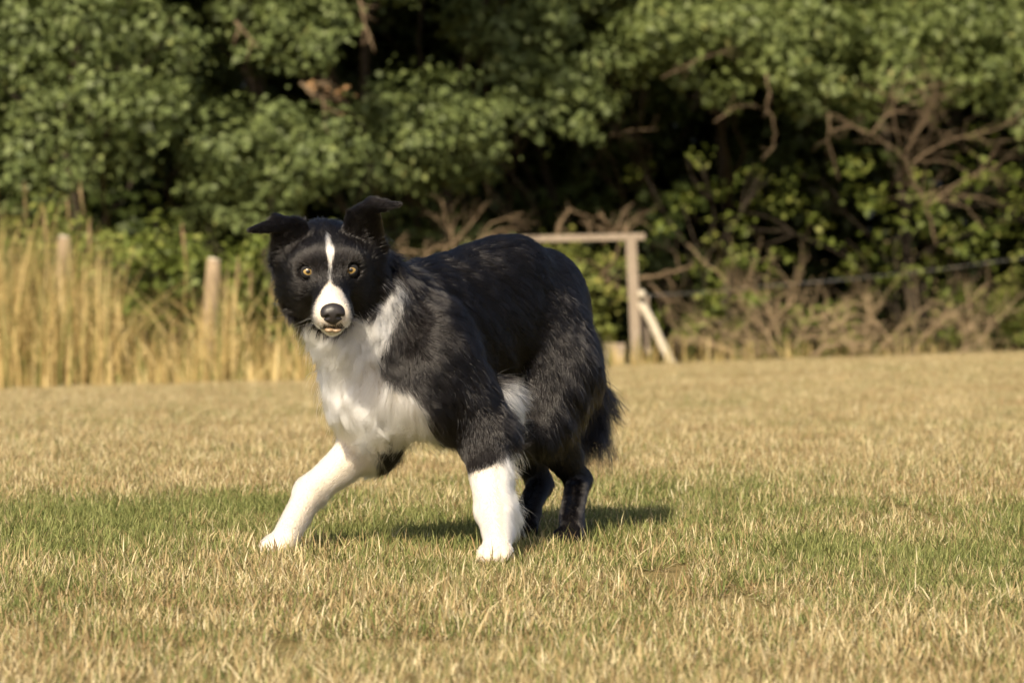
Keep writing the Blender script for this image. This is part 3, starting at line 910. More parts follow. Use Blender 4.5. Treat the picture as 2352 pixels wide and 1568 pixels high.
def vnormals(V, Q):
    fn = np.cross(V[Q[:, 2]] - V[Q[:, 0]], V[Q[:, 3]] - V[Q[:, 1]])
    vn = np.zeros_like(V)
    for i in range(4): np.add.at(vn, Q[:, i], fn)
    return unit(vn)

def inside(poly, x, y):
    r = np.zeros(len(x), bool)
    n = len(poly)
    for i in range(n):
        (x0, y0), (x1, y1) = poly[i], poly[(i + 1) % n]
        c = ((y0 > y) != (y1 > y)) & (x < (x1 - x0) * (y - y0) / ((y1 - y0) or 1e-9) + x0)
        r ^= c
    return r

HDG = unit([-0.545, -0.84, 0]); BACK = -HDG; LEFT = np.array([-HDG[1], HDG[0], 0]) * 1.0
LEFT = np.array([0.84, -0.545, 0.0])
UPV = np.array([0, 0, 1.0])
AX = np.stack([LEFT, HDG, UPV])                            # torso axes: across, along, up
# head frame
psi, pit, rol = R(5.2), R(17), R(2.2)
hf = np.array([math.sin(psi), -math.cos(psi), 0]); hr = np.array([math.cos(psi), math.sin(psi), 0]); hu = UPV
hf, hu = hf * math.cos(pit) - hu * math.sin(pit), hu * math.cos(pit) + hf * math.sin(pit)
hr, hu = hr * math.cos(rol) + hu * math.sin(rol), hu * math.cos(rol) - hr * math.sin(rol)
HA = np.stack([hr, hf, hu])
HE = at(757, 621, 6.66)
def H(r, f, u): return HE + r * hr + f * hf + u * hu

D = Field()
def Z(x, y, z): return np.array([x, y, z + 0.21 - 0.02948 * y])
tf = unit(0.8 * BACK + 0.1 * LEFT - 0.62 * UPV)
# trunk
D.ell(Z(-0.150, 6.955, 0.375), (0.100, 0.185, 0.135), AX, 0.04, 'torso', tf, 0.034, 0.24)
D.ell(Z(-0.030, 7.105, 0.422), (0.092, 0.165, 0.126), AX, 0.06, 'torso', tf, 0.030, 0.22)
D.ell(Z(0.050, 7.225, 0.420), (0.088, 0.118, 0.126), AX, 0.05, 'rump', unit(BACK * 0.6 - UPV), 0.020, 0.18)
D.cone(Z(-0.15, 6.98, 0.455), Z(0.0, 7.13, 0.508), 0.05, 0.052, 0.05, 'torso', tf, 0.022, 0.20)
D.ell(Z(-0.225, 6.855, 0.315), (0.078, 0.10, 0.098), AX, 0.05, 'chest', (-0.12, -0.1, -1), 0.052, 0.40)
D.ell(Z(-0.235, 6.815, 0.294), (0.066, 0.06, 0.055), AX, 0.04, 'chest', (-0.1, -0.15, -1), 0.055, 0.42)
D.ell(Z(-0.165, 6.80, 0.284), (0.055, 0.05, 0.048), AX, 0.04, 'chest', (0.05, -0.15, -1), 0.055, 0.42)
# neck
D.cone(H(0.0, -0.085, -0.015), Z(-0.215, 6.865, 0.390), 0.066, 0.095, 0.045, 'neck', (0.03, 0.05, -1), 0.050, 0.36)
D.cone(H(0.0, -0.06, -0.065), Z(-0.245, 6.81, 0.335), 0.045, 0.070, 0.05, 'neck', (-0.05, -0.05, -1), 0.048, 0.36)
# skull and face
hx = lambda *v: v[0] * hr + v[1] * hf + v[2] * hu
D.ell(H(0, -0.056, 0.008), (0.063, 0.074, 0.042), HA, 0.025, 'head', hx(0, -1, .3), 0.014, 0.25)
for s in (-1, 1):
    D.ell(H(s * 0.031, -0.016, 0.018), (0.020, 0.018, 0.012), HA, 0.030, 'head', hx(0, -1, .3), 0.008, 0.25)
    D.ell(H(s * 0.042, -0.042, -0.030), (0.026, 0.044, 0.038), HA, 0.03, 'head', hx(s * .5, -.8, -.4), 0.012, 0.25)
    ox = 0.047 if s < 0 else 0.055
    D.ell(H(s * ox, -0.072, -0.040), (0.026, 0.036, 0.040), HA, 0.022, 'ruff', hx(s * .30, -.25, -1), 0.054, 0.56)
    D.ell(H(s * (ox + 0.008), -0.076, 0.002), (0.024, 0.028, 0.036), HA, 0.022, 'ruff', hx(s * .40, -.10, -1), 0.050, 0.54)
    D.ell(H(s * 0.013, 0.072, -0.056), (0.020, 0.027, 0.023), HA, 0.015, 'muzzle', hx(s * .6, -1, -.5), 0.009, 0.32)
D.cone(H(0, -0.02, -0.016), H(0, 0.078, -0.046), 0.037, 0.0225, 0.028, 'muzzle', hx(0, -1, .1), 0.008, 0.28)
D.cone(H(0, -0.03, -0.070), H(0, 0.066, -0.083), 0.030, 0.013, 0.018, 'muzzle', hx(0, -1, -.5), 0.009, 0.3)
# ears: thin half-pricked flaps whose tips tip outwards
eL = dict(k=0.008, g='ear', ln=0.016, lift=0.24)
def plate(a, b, t, r):
    D.tri(H(*a), H(*b), H(*t), r, flow=unit(H(*t) - 0.5 * (H(*a) + H(*b))), **eL)
plate((-0.034, -0.056, 0.036), (-0.080, -0.070, -0.004), (-0.086, -0.060, 0.074), 0.0085)
plate((-0.034, -0.056, 0.036), (-0.044, -0.058, 0.066), (-0.086, -0.058, 0.075), 0.0080)
plate((-0.052, -0.054, 0.072), (-0.094, -0.046, 0.063), (-0.134, -0.030, 0.069), 0.0034)
plate((-0.052, -0.054, 0.073), (-0.088, -0.050, 0.080), (-0.134, -0.030, 0.069), 0.0034)
plate((0.030, -0.056, 0.038), (0.086, -0.070, 0.008), (0.074, -0.056, 0.094), 0.0085)
plate((0.030, -0.056, 0.038), (0.042, -0.057, 0.080), (0.076, -0.055, 0.098), 0.0080)
plate((0.086, -0.070, 0.008), (0.084, -0.060, 0.072), (0.076, -0.055, 0.096), 0.0080)
plate((0.052, -0.052, 0.090), (0.086, -0.046, 0.088), (0.124, -0.030, 0.106), 0.0030)
plate((0.052, -0.052, 0.090), (0.080, -0.050, 0.109), (0.124, -0.030, 0.106), 0.0030)
D.ell(at(1128, 918, 6.93), (0.033, 0.046, 0.036), AX, 0.03, 'belly', unit([0.75, 0.15, -0.65]), 0.058, 0.34)
# near (dog's left) foreleg, straight under the shoulder
sh, el, ca, pa = at(1010, 830, 6.80), at(1105, 990, 6.81), at(1128, 1172, 6.72), np.array([(1140 - CX) / FX * 6.63, 6.63, 0.025])
D.ell(at(1010, 840, 6.80), (0.05, 0.085, 0.105), AX, 0.05, 'torso', tf, 0.032, 0.28)
D.cone(sh, el, 0.058, 0.044, 0.04, 'armL', unit(0.35 * BACK - UPV), 0.026, 0.28)
D.cone(el, ca, 0.038, 0.0245, 0.03, 'legL', unit(ca - el), 0.011, 0.22)
D.cone(ca, pa + (0, 0.012, 0.018), 0.0250, 0.0215, 0.02, 'legL', (0, 0, -1), 0.010, 0.22)
pd = unit([-0.25, -0.96, 0]); ps = np.array([-pd[1], pd[0], 0])
for i, o in enumerate((-0.021, -0.008, 0.008, 0.021)):
    D.ell(pa + ps * o + pd * (0.022 if i in (1, 2) else 0.012) - (0, 0, 0.008), (0.0108, 0.021, 0.0155), np.stack([ps, pd, UPV]), 0.005, 'pawL', pd * 0.6 - UPV * 0.6, 0.006, 0.25)
D.ell(pa, (0.027, 0.026, 0.020), np.stack([ps, pd, UPV]), 0.012, 'pawL', (0, 0, -1), 0.007, 0.25)
# far (dog's right) foreleg, stretched out to the side
sh, el, ca, pa = at(830, 930, 6.90), at(856, 1008, 6.95), at(712, 1128, 6.90), np.array([(646 - CX) / FX * 6.82, 6.82, 0.025])
D.cone(sh, el, 0.058, 0.046, 0.04, 'armR', unit(el - sh), 0.026, 0.28)
D.cone(el, ca, 0.040, 0.0250, 0.03, 'legR', unit(ca - el), 0.009, 0.20)
D.cone(ca, pa + (0.012, 0.008, 0.02), 0.0255, 0.0225, 0.02, 'legR', unit(pa - ca), 0.008, 0.20)
pd = unit([-0.62, -0.78, 0]); ps = np.array([-pd[1], pd[0], 0])
for i, o in enumerate((-0.021, -0.008, 0.008, 0.021)):
    D.ell(pa + ps * o + pd * (0.024 if i in (1, 2) else 0.013) - (0, 0, 0.008), (0.0108, 0.021, 0.0150), np.stack([ps, pd, UPV]), 0.005, 'pawR', pd * 0.6 - UPV * 0.6, 0.006, 0.25)
D.ell(pa, (0.027, 0.026, 0.020), np.stack([ps, pd, UPV]), 0.012, 'pawR', (0, 0, -1), 0.007, 0.25)
# hind legs
kn, ho, pa = at(1235, 965, 7.10), at(1328, 1102, 7.22), np.array([(1310 - CX) / FX * 7.00, 7.00, 0.026])
D.ell(at(1280, 830, 7.15), (0.056, 0.090, 0.130), AX, 0.04, 'thigh', unit(0.35 * BACK - UPV), 0.028, 0.22)
D.cone(at(1280, 850, 7.15), kn, 0.075, 0.05, 0.04, 'thigh', unit(0.3 * BACK - UPV), 0.040, 0.24)
D.cone(kn, ho, 0.044, 0.018, 0.03, 'shinL', unit(ho - kn), 0.018, 0.28)
D.cone(ho, pa + (0, 0.01, 0.02), 0.0180, 0.0165, 0.02, 'hockL', (0, 0, -1), 0.014, 0.26)
pd = unit([-0.45, -0.89, 0]); ps = np.array([-pd[1], pd[0], 0])
for o, e in ((-0.018, 0.012), (-0.007, 0.022), (0.007, 0.022), (0.018, 0.012)):
    D.ell(pa + ps * o + pd * e - (0, 0, 0.008), (0.010, 0.019, 0.014), np.stack([ps, pd, UPV]), 0.01, 'hockL', pd * 0.6 - UPV * 0.6, 0.006, 0.25)
D.ell(pa, (0.021, 0.022, 0.018), np.stack([ps, pd, UPV]), 0.012, 'hockL', (0, 0, -1), 0.007, 0.25)
kn, ho, pa = at(1180, 970, 7.30), at(1240, 1110, 7.34), np.array([(1206 - CX) / FX * 7.13, 7.13, 0.026])
D.cone(at(1225, 840, 7.33), kn, 0.07, 0.05, 0.04, 'thigh', unit(0.3 * BACK - UPV), 0.045, 0.30)
D.cone(kn, ho, 0.044, 0.018, 0.03, 'shinR', unit(ho - kn), 0.018, 0.28)
D.cone(ho, pa + (0, 0.01, 0.02), 0.0180, 0.0165, 0.02, 'hockR', (0, 0, -1), 0.014, 0.26)
for o, e in ((-0.018, 0.012), (-0.007, 0.022), (0.007, 0.022), (0.018, 0.012)):
    D.ell(pa + ps * o + pd * e - (0, 0, 0.008), (0.010, 0.019, 0.014), np.stack([ps, pd, UPV]), 0.01, 'hockR', pd * 0.6 - UPV * 0.6, 0.006, 0.25)
D.ell(pa, (0.021, 0.022, 0.018), np.stack([ps, pd, UPV]), 0.012, 'hockR', (0, 0, -1), 0.007, 0.25)
# tail, hanging
tl = [at(1285, 720, 7.30), at(1318, 810, 7.36), at(1348, 900, 7.39), at(1356, 985, 7.37)]
for i, (r0, r1) in enumerate(((0.03, 0.022), (0.022, 0.018), (0.018, 0.012))):
    D.cone(tl[i], tl[i + 1], r0, r1, 0.02, 'tail', unit(tl[i + 1] - tl[i] - (0, 0, 0.05)), 0.050 + 0.024 * i, 0.34)

EYES = [H(-0.0372, -0.0008, -0.001), H(0.0368, 0.0004, -0.001)]
carve = [((lambda p, c=c: np.linalg.norm(p - (c + hf * 0.004), axis=-1) - 0.0136), c - 0.017, c + 0.017, 0.003) for c in EYES]
# parted lips
carve.append((lambda p: d_cone(p, H(-0.018, 0.088, -0.0745), H(0.018, 0.088, -0.0745), 0.0042, 0.0042), H(0, 0.088, -0.0745) - 0.03, H(0, 0.088, -0.0745) + 0.03, 0.003))
DV, DQ = D.mesh(0.0036, carve, 2)
DN_ = vnormals(DV, DQ)

def pix(p):
    return CX + p[:, 0] / p[:, 1] * FX, HY - (p[:, 2] - CAM_H) / p[:, 1] * FX

GROUPS = sorted({q['g'] for q in D.pr})
GI = {g: i for i, g in enumerate(GROUPS)}
def coat_weights(p):
    """blend of the body parts a point of skin belongs to"""
    d = np.stack([q['f'](p) for q in D.pr], 1)
    w = np.exp(-np.clip(d - d.min(1, keepdims=True), 0, 1) / 0.010)
    w /= w.sum(1, keepdims=True)
    gw = np.zeros((len(p), len(GROUPS)))
    for i, q in enumerate(D.pr): gw[:, GI[q['g']]] += w[:, i]
    return w, gw

FACE_WHITE = [(748, 536), (754, 536), (767, 566), (769, 580), (763, 604), (761, 640), (765, 652), (782, 660), (796, 681), (806, 700), (810, 730), (802, 752), (790, 780), (742, 780), (724, 752), (714, 730), (718, 700), (728, 681), (744, 658), (753, 648), (754, 604), (749, 580), (747, 560)]
CHEST_WHITE = [(600, 1200), (600, 800), (655, 742), (690, 762), (712, 752), (735, 772), (760, 780), (800, 768), (826, 738), (850, 742), (880, 712), (905, 665), (935, 655), (922, 720), (905, 770), (885, 800), (876, 850), (886, 893), (950, 908), (976, 945), (1002, 1010), (1010, 1080), (1000, 1200)]
TUFT_WHITE = [(1085, 965), (1125, 932), (1190, 872), (1260, 875), (1260, 990), (1190, 992), (1120, 990)]
def white_of(p, n, gw, jit=1.0):
    x, y = pix(p)
    jx = 5 * np.sin(p[:, 0] * 410 + p[:, 2] * 230) + 4 * np.sin(p[:, 2] * 520 - p[:, 1] * 330) + rng.normal(size=len(p)) * 2.2 * jit
    jy = 5 * np.sin(p[:, 0] * 300 - p[:, 2] * 350) + rng.normal(size=len(p)) * 2.5 * jit
    g = np.argmax(gw, 1)
    isg = lambda *a: np.isin(g, [GI[k] for k in a])
    w = np.zeros(len(p), bool)
    face = isg('head', 'muzzle')
    w |= face & inside(FACE_WHITE, x + rng.normal(size=len(p)) * 1.3 * jit, y + rng.normal(size=len(p)) * 2.0 * jit) & (n @ hf > -0.4)
    q = (p - HE) @ HA.T
    lip = (np.abs(q[:, 0]) < 0.017) & (q[:, 1] > 0.075) & (q[:, 2] < -0.058) & (q[:, 2] > -0.0745)
    w &= ~(lip & (rng.random(len(p)) < 0.62 * jit))
    w |= isg('neck', 'chest', 'torso', 'armR', 'armL', 'ruff', 'muzzle', 'head') & inside(CHEST_WHITE, x + jx, y + jy) & (n @ np.array([-0.5, -0.85, -0.3]) > -0.45) & (p[:, 1] < 6.97)
    w |= isg('legL', 'pawL', 'armL') & (y + rng.normal(size=len(p)) * 6 * jit + 0.4 * jy > 1092 - 0.36 * (x - 1065))
    w |= isg('legR', 'pawR') & ~((x > 880) & (y > 985)) & ~((x < 785 + jx) & (y < 1004))
    w &= ~(isg('armR', 'legR') & (x > 870 + jx) & (y > 998))
    w |= isg('belly', 'torso') & inside(TUFT_WHITE, x + jx, y + jy)
    return w

# strands
def sample(nstr):
    T = np.r_[DQ[:, [0, 1, 2]], DQ[:, [0, 2, 3]]]
    a, b, c = DV[T[:, 0]], DV[T[:, 1]], DV[T[:, 2]]
    ar = np.linalg.norm(np.cross(b - a, c - a), axis=1)
    cen = (a + b + c) / 3
    lh = (cen - HE) @ HA.T
    headish = (np.linalg.norm(lh, axis=1) < 0.17)
    vis = unit((DN_[T[:, 0]] + DN_[T[:, 1]] + DN_[T[:, 2]])) @ np.array([0, -1.0, 0.1])
    limb_ = (cen[:, 2] < 0.19)
    ar = ar * np.where(headish, 3.0, np.where(limb_, 2.2, 1.0)) * np.where(vis < -0.45, 0.35, 1.0)
    t = rng.choice(len(T), nstr, p=ar / ar.sum())
    u, v = rng.random(nstr), rng.random(nstr)
    m = u + v > 1
    u[m], v[m] = 1 - u[m], 1 - v[m]
    p = a[t] + u[:, None] * (b - a)[t] + v[:, None] * (c - a)[t]
    n = unit(DN_[T[t, 0]] * (1 - u - v)[:, None] + DN_[T[t, 1]] * u[:, None] + DN_[T[t, 2]] * v[:, None])
    return p, n

NST, KP = 380000, 7
rp, rn_ = sample(NST)
pw, gw = coat_weights(rp)
fl = pw @ np.stack([q['flow'] for q in D.pr])
ln = pw @ np.array([q['ln'] for q in D.pr])
li = pw @ np.array([q['lift'] for q in D.pr])
gsel = lambda *k: gw[:, [GI[q] for q in k]].sum(1)
lh = (rp - HE) @ HA.T
# on the face hair runs away from the nose
hd = gsel('head', 'muzzle')[:, None]
away = unit(rp - H(0, 0.10, -0.05)) + hu * np.clip(lh[:, 2:3] * 6, -0.3, 0.5) + hr * np.sign(lh[:, :1]) * np.clip(np.abs(lh[:, :1]) * 6 - 0.1, 0, 0.5)
fl = fl * (1 - hd) + away * hd
# hair gets longer from the eyes back to the cheeks
ln = ln + gsel('head') * np.clip((-lh[:, 1] - 0.055) * 0.35, 0, 0.02) * (lh[:, 2] < 0.045)
ln = ln * (1 - 0.75 * hd[:, 0] * (np.min([np.linalg.norm(rp - (c + hf * 0.006), axis=1) for c in EYES], 0) < 0.017))
# feathering on the backs of the legs and thighs, belly fringe
bk = np.clip(rn_ @ unit(BACK + 0.45 * LEFT), 0, 1)
legL = gsel('legL', 'armL')
ln += legL * bk ** 2 * 0.048 * np.clip((rp[:, 2] - 0.035) / 0.05, 0, 1)
li += legL * bk * 0.28
fl += (legL * bk)[:, None] * (0.55 * BACK + 0.6 * LEFT) * 1.1
legR = gsel('legR'); und = np.clip(rn_ @ unit(np.array([0.7, 0.3, -0.6])), 0, 1)
ln += legR * und ** 2 * 0.016
bkt = np.clip(rn_ @ unit(BACK + 0.2 * LEFT), 0, 1)
ln += gsel('thigh', 'shinL', 'shinR') * (0.25 + bkt) * 0.026 * np.clip((0.36 - rp[:, 2]) / 0.15, 0, 1) * np.clip((rp[:, 2] - 0.14) / 0.06, 0, 1)
ln += gsel('torso') * np.clip(-rn_[:, 2], 0, 1) * 0.035
ln += gsel('armR') * und * 0.02
ln += gsel('chest') * np.clip(-rn_[:, 2] + 0.15, 0, 1) * 0.022
hk = gsel('hockL', 'hockR'); hz = np.clip(1 - np.abs(rp[:, 2] - 0.05) / 0.018, 0, 1)
ln += hk * hz * bk * 0.022
tipd = np.min([np.linalg.norm(rp - q, axis=1) for q in (H(-0.134, -0.03, 0.069), H(0.124, -0.03, 0.106))], 0)
ln *= 1 - gsel('ear') * 0.6 * np.clip(1 - tipd / 0.04, 0, 1)
low = np.clip((rp[:, 2] - 0.012) / 0.02, 0.15, 1)
ln *= low
# wandering tufts
def wave(p, s, ph): return np.stack([np.sin(p @ np.array(q) * s + ph + i) for i, q in enumerate(((1.0, .6, .9), (.7, 1.1, -.8), (-.9, .5, 1.2)))], 1)
tuft = wave(rp, 55, 0.3) * 0.20 + wave(rp, 140, 1.7) * 0.16
long_ = np.clip((ln - 0.012) / 0.03, 0, 1)[:, None]
fl = unit(fl) + tuft * (0.25 + 0.95 * long_) * (1 - 0.35 * gsel('torso', 'rump', 'thigh') + 0.6 * gsel('ruff', 'neck', 'chest', 'tail'))[:, None] + rng.normal(size=(NST, 3)) * (0.10 + 0.06 * long_ + 0.12 * gsel('head', 'ear')[:, None])
tang = unit(fl - (np.sum(fl * rn_, 1, keepdims=True)) * rn_)
li = np.clip(li + rng.normal(size=NST) * 0.07 + 0.10 * np.sin(rp @ np.array([60, 41, 83.0])) * long_[:, 0], 0.06, 0.9)[:, None]
fly = (rng.random(NST) < 0.03) & (ln > 0.02) & (gsel('torso', 'rump') < 0.3) & (gsel('head', 'muzzle') < 0.2)                # stray hairs that stand off the coat
li[fly] += 0.22
ln = ln * rng.uniform(0.65, 1.15, NST) * np.where(fly, 1.25, 1.0)
# no hair where the eyes, the nose and the mouth are
bald = np.min([np.linalg.norm(rp - (c + hf * 0.007), axis=1) for c in EYES], 0) < 0.0090
bald |= np.linalg.norm(((rp - H(0, 0.094, -0.045)) @ HA.T) / np.array([0.0245, 0.03, 0.0185]), axis=1) < 1
bald |= (np.abs(lh[:, 0]) < 0.021) & (lh[:, 1] > 0.07) & (np.abs(lh[:, 2] + 0.0745) < 0.0045)
keep = ~bald
fly = fly[keep]
rp, rn_, tang, li, ln, gw = rp[keep], rn_[keep], tang[keep], li[keep], ln[keep], gw[keep]
n = len(rp)
PT = np.zeros((n, KP, 3))
PT[:, 0] = rp - rn_ * 0.0008
d0 = unit(tang * (1 - li) + rn_ * li * 1.5)
step = (ln / (KP - 1))[:, None]
lg = np.clip((ln - 0.015) / 0.04, 0, 1)[:, None]
curl_ph = rng.uniform(0, 6.28, n)
for i in range(1, KP):
    t = i / (KP - 1)
    dirn = unit(d0 * (1 - 0.65 * t) + tang * (0.75 * t) - UPV * (0.35 * t * lg) - rn_ * 0.10 * t)
    PT[:, i] = PT[:, i - 1] + dirn * step
shag = gw[:, [GI[k] for k in ('ruff', 'neck', 'chest', 'tail', 'belly', 'ear')]].sum(1) + 0.45 * gw[:, [GI[k] for k in ('torso', 'thigh', 'armL', 'armR')]].sum(1)
sidev = unit(np.cross(tang, rn_))
ph_ = rp @ np.array([130.0, 90.0, -110.0]) + 1.5 * np.sin(rp @ np.array([60.0, -75, 50]))
for i in range(1, KP):
    t = i / (KP - 1)
    PT[:, i] += sidev * (np.sin(4.6 * t + ph_) - np.sin(ph_))[:, None] * (t * shag * lg[:, 0] * (0.0042 + 0.0045 * gw[:, GI['ruff']]))[:, None]
white = white_of(PT[:, 4], rn_, gw)
# clumping: strands lean towards the tip of a neighbour
ng = n // 26
gi_ = rng.choice(n, ng, replace=False)
kd = kdtree.KDTree(ng)
for i, j in enumerate(gi_): kd.insert(rp[j], i)
kd.balance()
near = np.fromiter((kd.find(q)[1] for q in rp.tolist()), np.int64, n)
gid = gi_[near]
same = (white[gid] == white) & (np.sum(rn_[gid] * rn_, 1) > 0.6)
cl = (0.25 + 0.50 * lg[:, 0]) * same * np.clip(ln / 0.012, 0, 1) * ~fly
for i in range(1, KP):
    t = (i / (KP - 1)) ** 1.3
    tgt = PT[gid, i] + (rp - rp[gid]) * 0.25
    PT[:, i] += (tgt - PT[:, i]) * (cl * t)[:, None]
PT[..., 2] = np.maximum(PT[..., 2], 0.004)

def hair_curves(name, pts, rad_root, col, mat, parent, origin, tipr=0.12):
    n, k, _ = pts.shape
    hc = bpy.data.hair_curves.new(name)
    hc.add_curves([k] * n)
    hc.attributes['position'].data.foreach_set('vector', (pts - origin).astype(np.float32).ravel())
    ra = hc.attributes.get('radius') or hc.attributes.new('radius', 'FLOAT', 'POINT')
    pr = (1 - np.linspace(0, 1, k) ** 1.6 * (1 - tipr))
    ra.data.foreach_set('value', (np.asarray(rad_root)[:, None] * pr[None]).astype(np.float32).ravel())
    ca = hc.attributes.new('tint', 'FLOAT_COLOR', 'CURVE')
    ca.data.foreach_set('color', np.c_[col, np.ones(n)].astype(np.float32).ravel())
    hc.materials.append(mat)
    return link(name, hc, parent)

def hair_mat():
    m, nt, out = new_mat('dog_hair')
    h = N(nt, 'ShaderNodeBsdfHairPrincipled')
    h.parametrization = 'COLOR'
    nt.links.new(attr(nt, 'tint', 'Color'), h.inputs['Color'])
    h.inputs['Roughness'].default_value = 0.22
    h.inputs['IOR'].default_value = 1.44
    h.inputs['Random Roughness'].default_value = 0.3
    h.inputs['Radial Roughness'].default_value = 0.55
    h.inputs['Coat'].default_value = 0.0
    nt.links.new(h.outputs[0], out.inputs[0])
    return m

def skin_mat():
    m, nt, out = new_mat('dog_skin')
    p = N(nt, 'ShaderNodeBsdfPrincipled')
    nt.links.new(attr(nt, 'tint', 'Color'), p.inputs['Base Color'])
    p.inputs['Roughness'].default_value = 0.85
    p.inputs['Specular IOR Level'].default_value = 0.1
    nt.links.new(p.outputs[0], out.inputs[0])
    return m

DOG0 = np.array([-0.08, 7.0, 0.0])
dog = empty('dog', DOG0, 'black and white collie with amber eyes stepping across the dry grass, looking at the camera', 'dog')
vw, vg = coat_weights(DV)
vwhite = white_of(DV, DN_, vg, 0.0).astype(float)
for _ in range(2):                                         # soft edge between dark and pale skin
    a_ = np.zeros(len(DV)); k_ = np.zeros(len(DV))
    fm = vwhite[DQ].mean(1)
    for i in range(4): np.add.at(a_, DQ[:, i], fm); np.add.at(k_, DQ[:, i], 1)
    vwhite = a_ / k_
vq = np.clip(vwhite * 1.6 - 0.6, 0, 1)[:, None]
skin_col = vq * np.array([0.62, 0.55, 0.46]) + (1 - vq) * np.array([0.006, 0.005, 0.005])
mo = (np.abs(((DV - HE) @ HA.T)[:, 0]) < 0.024) & (((DV - HE) @ HA.T)[:, 1] > 0.06) & (np.abs(((DV - HE) @ HA.T)[:, 2] + 0.074) < 0.0055)
skin_col[mo] = (0.02, 0.015, 0.014)
link('body', mesh_np('body', DV - DOG0, DQ, skin_mat(), True, {'tint': ('POINT', np.c_[skin_col, np.ones(len(DV))])}), dog)
br = rng.random(n)[:, None]
blk = np.array([0.0085, 0.0072, 0.0070]) * (0.5 + 1.1 * br)
wht = np.array([0.93, 0.885, 0.81]) * (0.9 + 0.1 * br)
tint = np.where(white[:, None], wht, blk)
rad = np.where(ln < 0.014, 0.00023, 0.00030)
hm = hair_mat()
hair_curves('fur', PT, rad, tint, hm, dog, DOG0)

# whiskers
WK = []
for s in (-1, 1):
    for i in range(9):
        b = H(s * (0.022 + 0.006 * rng.random()), 0.062 + 0.022 * rng.random(), -0.062 + 0.014 * rng.normal() * 0.6)
        d = unit(hr * s * 1.0 + hf * rng.uniform(-0.5, 0.2) - hu * rng.uniform(0.1, 0.7))
        L = rng.uniform(0.025, 0.05)
        t = np.linspace(0, 1, KP)[:, None]
        WK.append(b + d * L * t - hu * 0.012 * t ** 2 + hf * -0.01 * t ** 2)
WK = np.array(WK)
hair_curves('whiskers', WK, np.full(len(WK), 0.00022), np.full((len(WK), 3), 0.7), hm, dog, DOG0)

# eyes
def eye_mat():
    m, nt, out = new_mat('dog_eye')
    tc = N(nt, 'ShaderNodeTexCoord')
    sp = N(nt, 'ShaderNodeSeparateXYZ')
    nt.links.new(tc.outputs['Object'], sp.inputs[0])
    rr = math_n(nt, 'SQRT', math_n(nt, 'ADD', math_n(nt, 'POWER', sp.outputs['X'], 2.0), math_n(nt, 'POWER', sp.outputs['Y'], 2.0)))
    rr = math_n(nt, 'DIVIDE', rr, 0.0125)
    fib = noise(nt, 900, 4, tc.outputs['Object'])
    rr2 = math_n(nt, 'ADD', rr, math_n(nt, 'MULTIPLY', math_n(nt, 'SUBTRACT', fib, 0.5), 0.08))
    col = ramp(nt, rr2, [(0.0, (0.004, 0.003, 0.002)), (0.25, (0.004, 0.003, 0.002)), (0.31, (0.20, 0.125, 0.035)), (0.42, (0.30, 0.205, 0.07)), (0.66, (0.37, 0.26, 0.095)), (0.76, (0.20, 0.13, 0.05)), (0.84, (0.30, 0.25, 0.20)), (1.0, (0.05, 0.03, 0.025))])
    p = N(nt, 'ShaderNodeBsdfPrincipled')
    nt.links.new(col, p.inputs['Base Color'])
    p.inputs['Roughness'].default_value = 0.25
    p.inputs['Coat Weight'].default_value = 1.0
    p.inputs['Coat Roughness'].default_value = 0.03
    nt.links.new(p.outputs[0], out.inputs[0])
    return m
em = eye_mat()
def sphere(r, nu=32, nv=20):
    th = np.linspace(0, np.pi, nv + 1); ph = np.linspace(0, 2 * np.pi, nu, endpoint=False)
    T, Pp = np.meshgrid(th, ph, indexing='ij')
    v = np.stack([np.sin(T) * np.cos(Pp), np.sin(T) * np.sin(Pp), np.cos(T)], -1).reshape(-1, 3) * r
    i = np.arange(nv)[:, None] * nu; j = np.arange(nu)[None]; j2 = (j + 1) % nu
    f = np.stack([i + j, i + nu + j, i + nu + j2, i + j2], -1).reshape(-1, 4)
    return v, f
def black_mat(name, rough, col=(0.012, 0.010, 0.010)):
    m, nt, out = new_mat(name)
    p = N(nt, 'ShaderNodeBsdfPrincipled')
    p.inputs['Base Color'].default_value = (*col, 1)
    p.inputs['Roughness'].default_value = rough
    nt.links.new(p.outputs[0], out.inputs[0])
    return m
lid_m = black_mat('dog_eyelid', 0.85, (0.008, 0.007, 0.007))
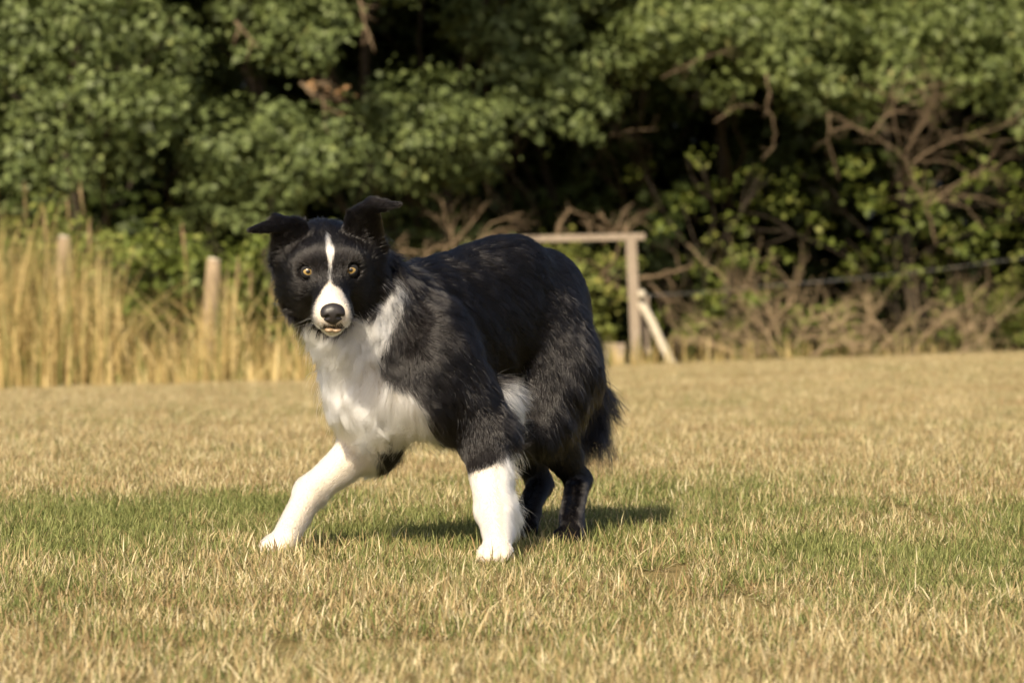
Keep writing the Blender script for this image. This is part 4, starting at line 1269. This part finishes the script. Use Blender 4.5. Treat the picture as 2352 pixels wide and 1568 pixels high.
for c in EYES:
    v, f = sphere(0.0125)
    me = mesh_np('eye', v, f, em, True)
    o = link('eye', me, dog)
    look = unit(np.array([0, 0, CAM_H]) - c)
    q = Vector(look).to_track_quat('Z', 'Y')
    o.rotation_euler = q.to_euler()
    o.location = [float(t) for t in (c - DOG0)]
    # lids: a shell over the eyeball with an almond opening, the upper lid drawn down
    nth, nsr = 40, 7
    lkr = unit(hr - (hr @ look) * look); lku = np.cross(look, lkr) * -1.0
    lku = lku if lku[2] > 0 else -lku
    th = np.linspace(0, 2 * np.pi, nth, endpoint=False)
    ar_ = 0.0086 * np.cos(th); au_ = np.where(np.sin(th) > 0, 0.0047, 0.0060) * np.sign(np.sin(th)) * np.abs(np.sin(th)) ** 1.15 + 0.0008 * np.cos(th) * (1 if c[0] > HE[0] else -1)
    cr_, cu_ = 0.0131 * np.cos(th), 0.0131 * np.sin(th)
    lv = []
    for q in np.linspace(0, 1, nsr):
        x_, y_ = ar_ * (1 - q) + cr_ * q, au_ * (1 - q) + cu_ * q
        rr_ = 0.0128 if q == 0 else 0.0138
        z_ = np.sqrt(np.maximum(rr_ ** 2 - x_ ** 2 - y_ ** 2, 0))
        lv.append(c + x_[:, None] * lkr + y_[:, None] * lku + z_[:, None] * look)
    lv = np.concatenate(lv)
    ii = np.arange(nsr - 1)[:, None] * nth; jj = np.arange(nth)[None]; j2 = (jj + 1) % nth
    g = Geo()
    g.add(lv, np.stack([ii + jj, ii + j2, ii + nth + j2, ii + nth + jj], -1).reshape(-1, 4))
    g.build('eyelid', lid_m, o, c, True)
    e = o.children[0]
    e.matrix_parent_inverse = o.rotation_euler.to_matrix().to_4x4().inverted()

# nose
def nose_mat():
    m, nt, out = new_mat('dog_nose')
    tc = N(nt, 'ShaderNodeTexCoord')
    vo = N(nt, 'ShaderNodeTexVoronoi')
    vo.inputs['Scale'].default_value = 700
    nt.links.new(tc.outputs['Object'], vo.inputs['Vector'])
    p = N(nt, 'ShaderNodeBsdfPrincipled')
    p.inputs['Base Color'].default_value = (0.022, 0.019, 0.019, 1)
    p.inputs['Roughness'].default_value = 0.42
    b = N(nt, 'ShaderNodeBump'); b.inputs['Strength'].default_value = 0.35; b.inputs['Distance'].default_value = 0.0006
    nt.links.new(vo.outputs['Distance'], b.inputs['Height'])
    nt.links.new(b.outputs[0], p.inputs['Normal'])
    nt.links.new(p.outputs[0], out.inputs[0])
    return m
NF = Field()
nc = lambda r, f, u: H(r, 0.094 + f, -0.045 + u)
NF.ell(nc(0, 0, 0.003), (0.0190, 0.018, 0.0145), HA, 0.006)
NF.ell(nc(0, 0.001, -0.008), (0.012, 0.017, 0.0135), HA, 0.008)
for s in (-1, 1):
    NF.ell(nc(s * 0.0105, 0.002, -0.001), (0.0110, 0.015, 0.0125), HA, 0.006)
ncv = []
for s in (-1, 1):
    a_, b_ = nc(s * 0.0095, 0.018, -0.003), nc(s * 0.0185, 0.010, -0.0075)
    ncv.append((lambda p, a=a_, b=b_: d_cone(p, a, b, 0.0044, 0.0024), np.minimum(a_, b_) - 0.006, np.maximum(a_, b_) + 0.006, 0.002))
ncv.append((lambda p: d_cone(p, nc(0, 0.021, -0.005), nc(0, 0.017, -0.022), 0.0011, 0.0013), nc(0, 0.02, -0.012) - 0.014, nc(0, 0.02, -0.012) + 0.014, 0.002))
v, f = NF.mesh(0.0010, ncv, 2)
link('nose', mesh_np('nose', v - DOG0, f, nose_mat(), True), dog)
# tongue tip curled between the lips
TF = Field()
tf_ = lambda r, f, u: H(r, 0.0885 + f, -0.0755 + u)
for s in (-1, 1):
    TF.ell(tf_(s * 0.0062, 0.006, 0.0 - 0.001 * (s > 0)), (0.0090, 0.010, 0.0048), HA, 0.002)
TF.ell(tf_(0, -0.004, -0.0005), (0.012, 0.012, 0.004), HA, 0.003)
v, f = TF.mesh(0.0008, (), 2)
tm = black_mat('dog_tongue', 0.35, (0.27, 0.19, 0.115))
link('tongue', mesh_np('tongue', v - DOG0, f, tm, True), dog)
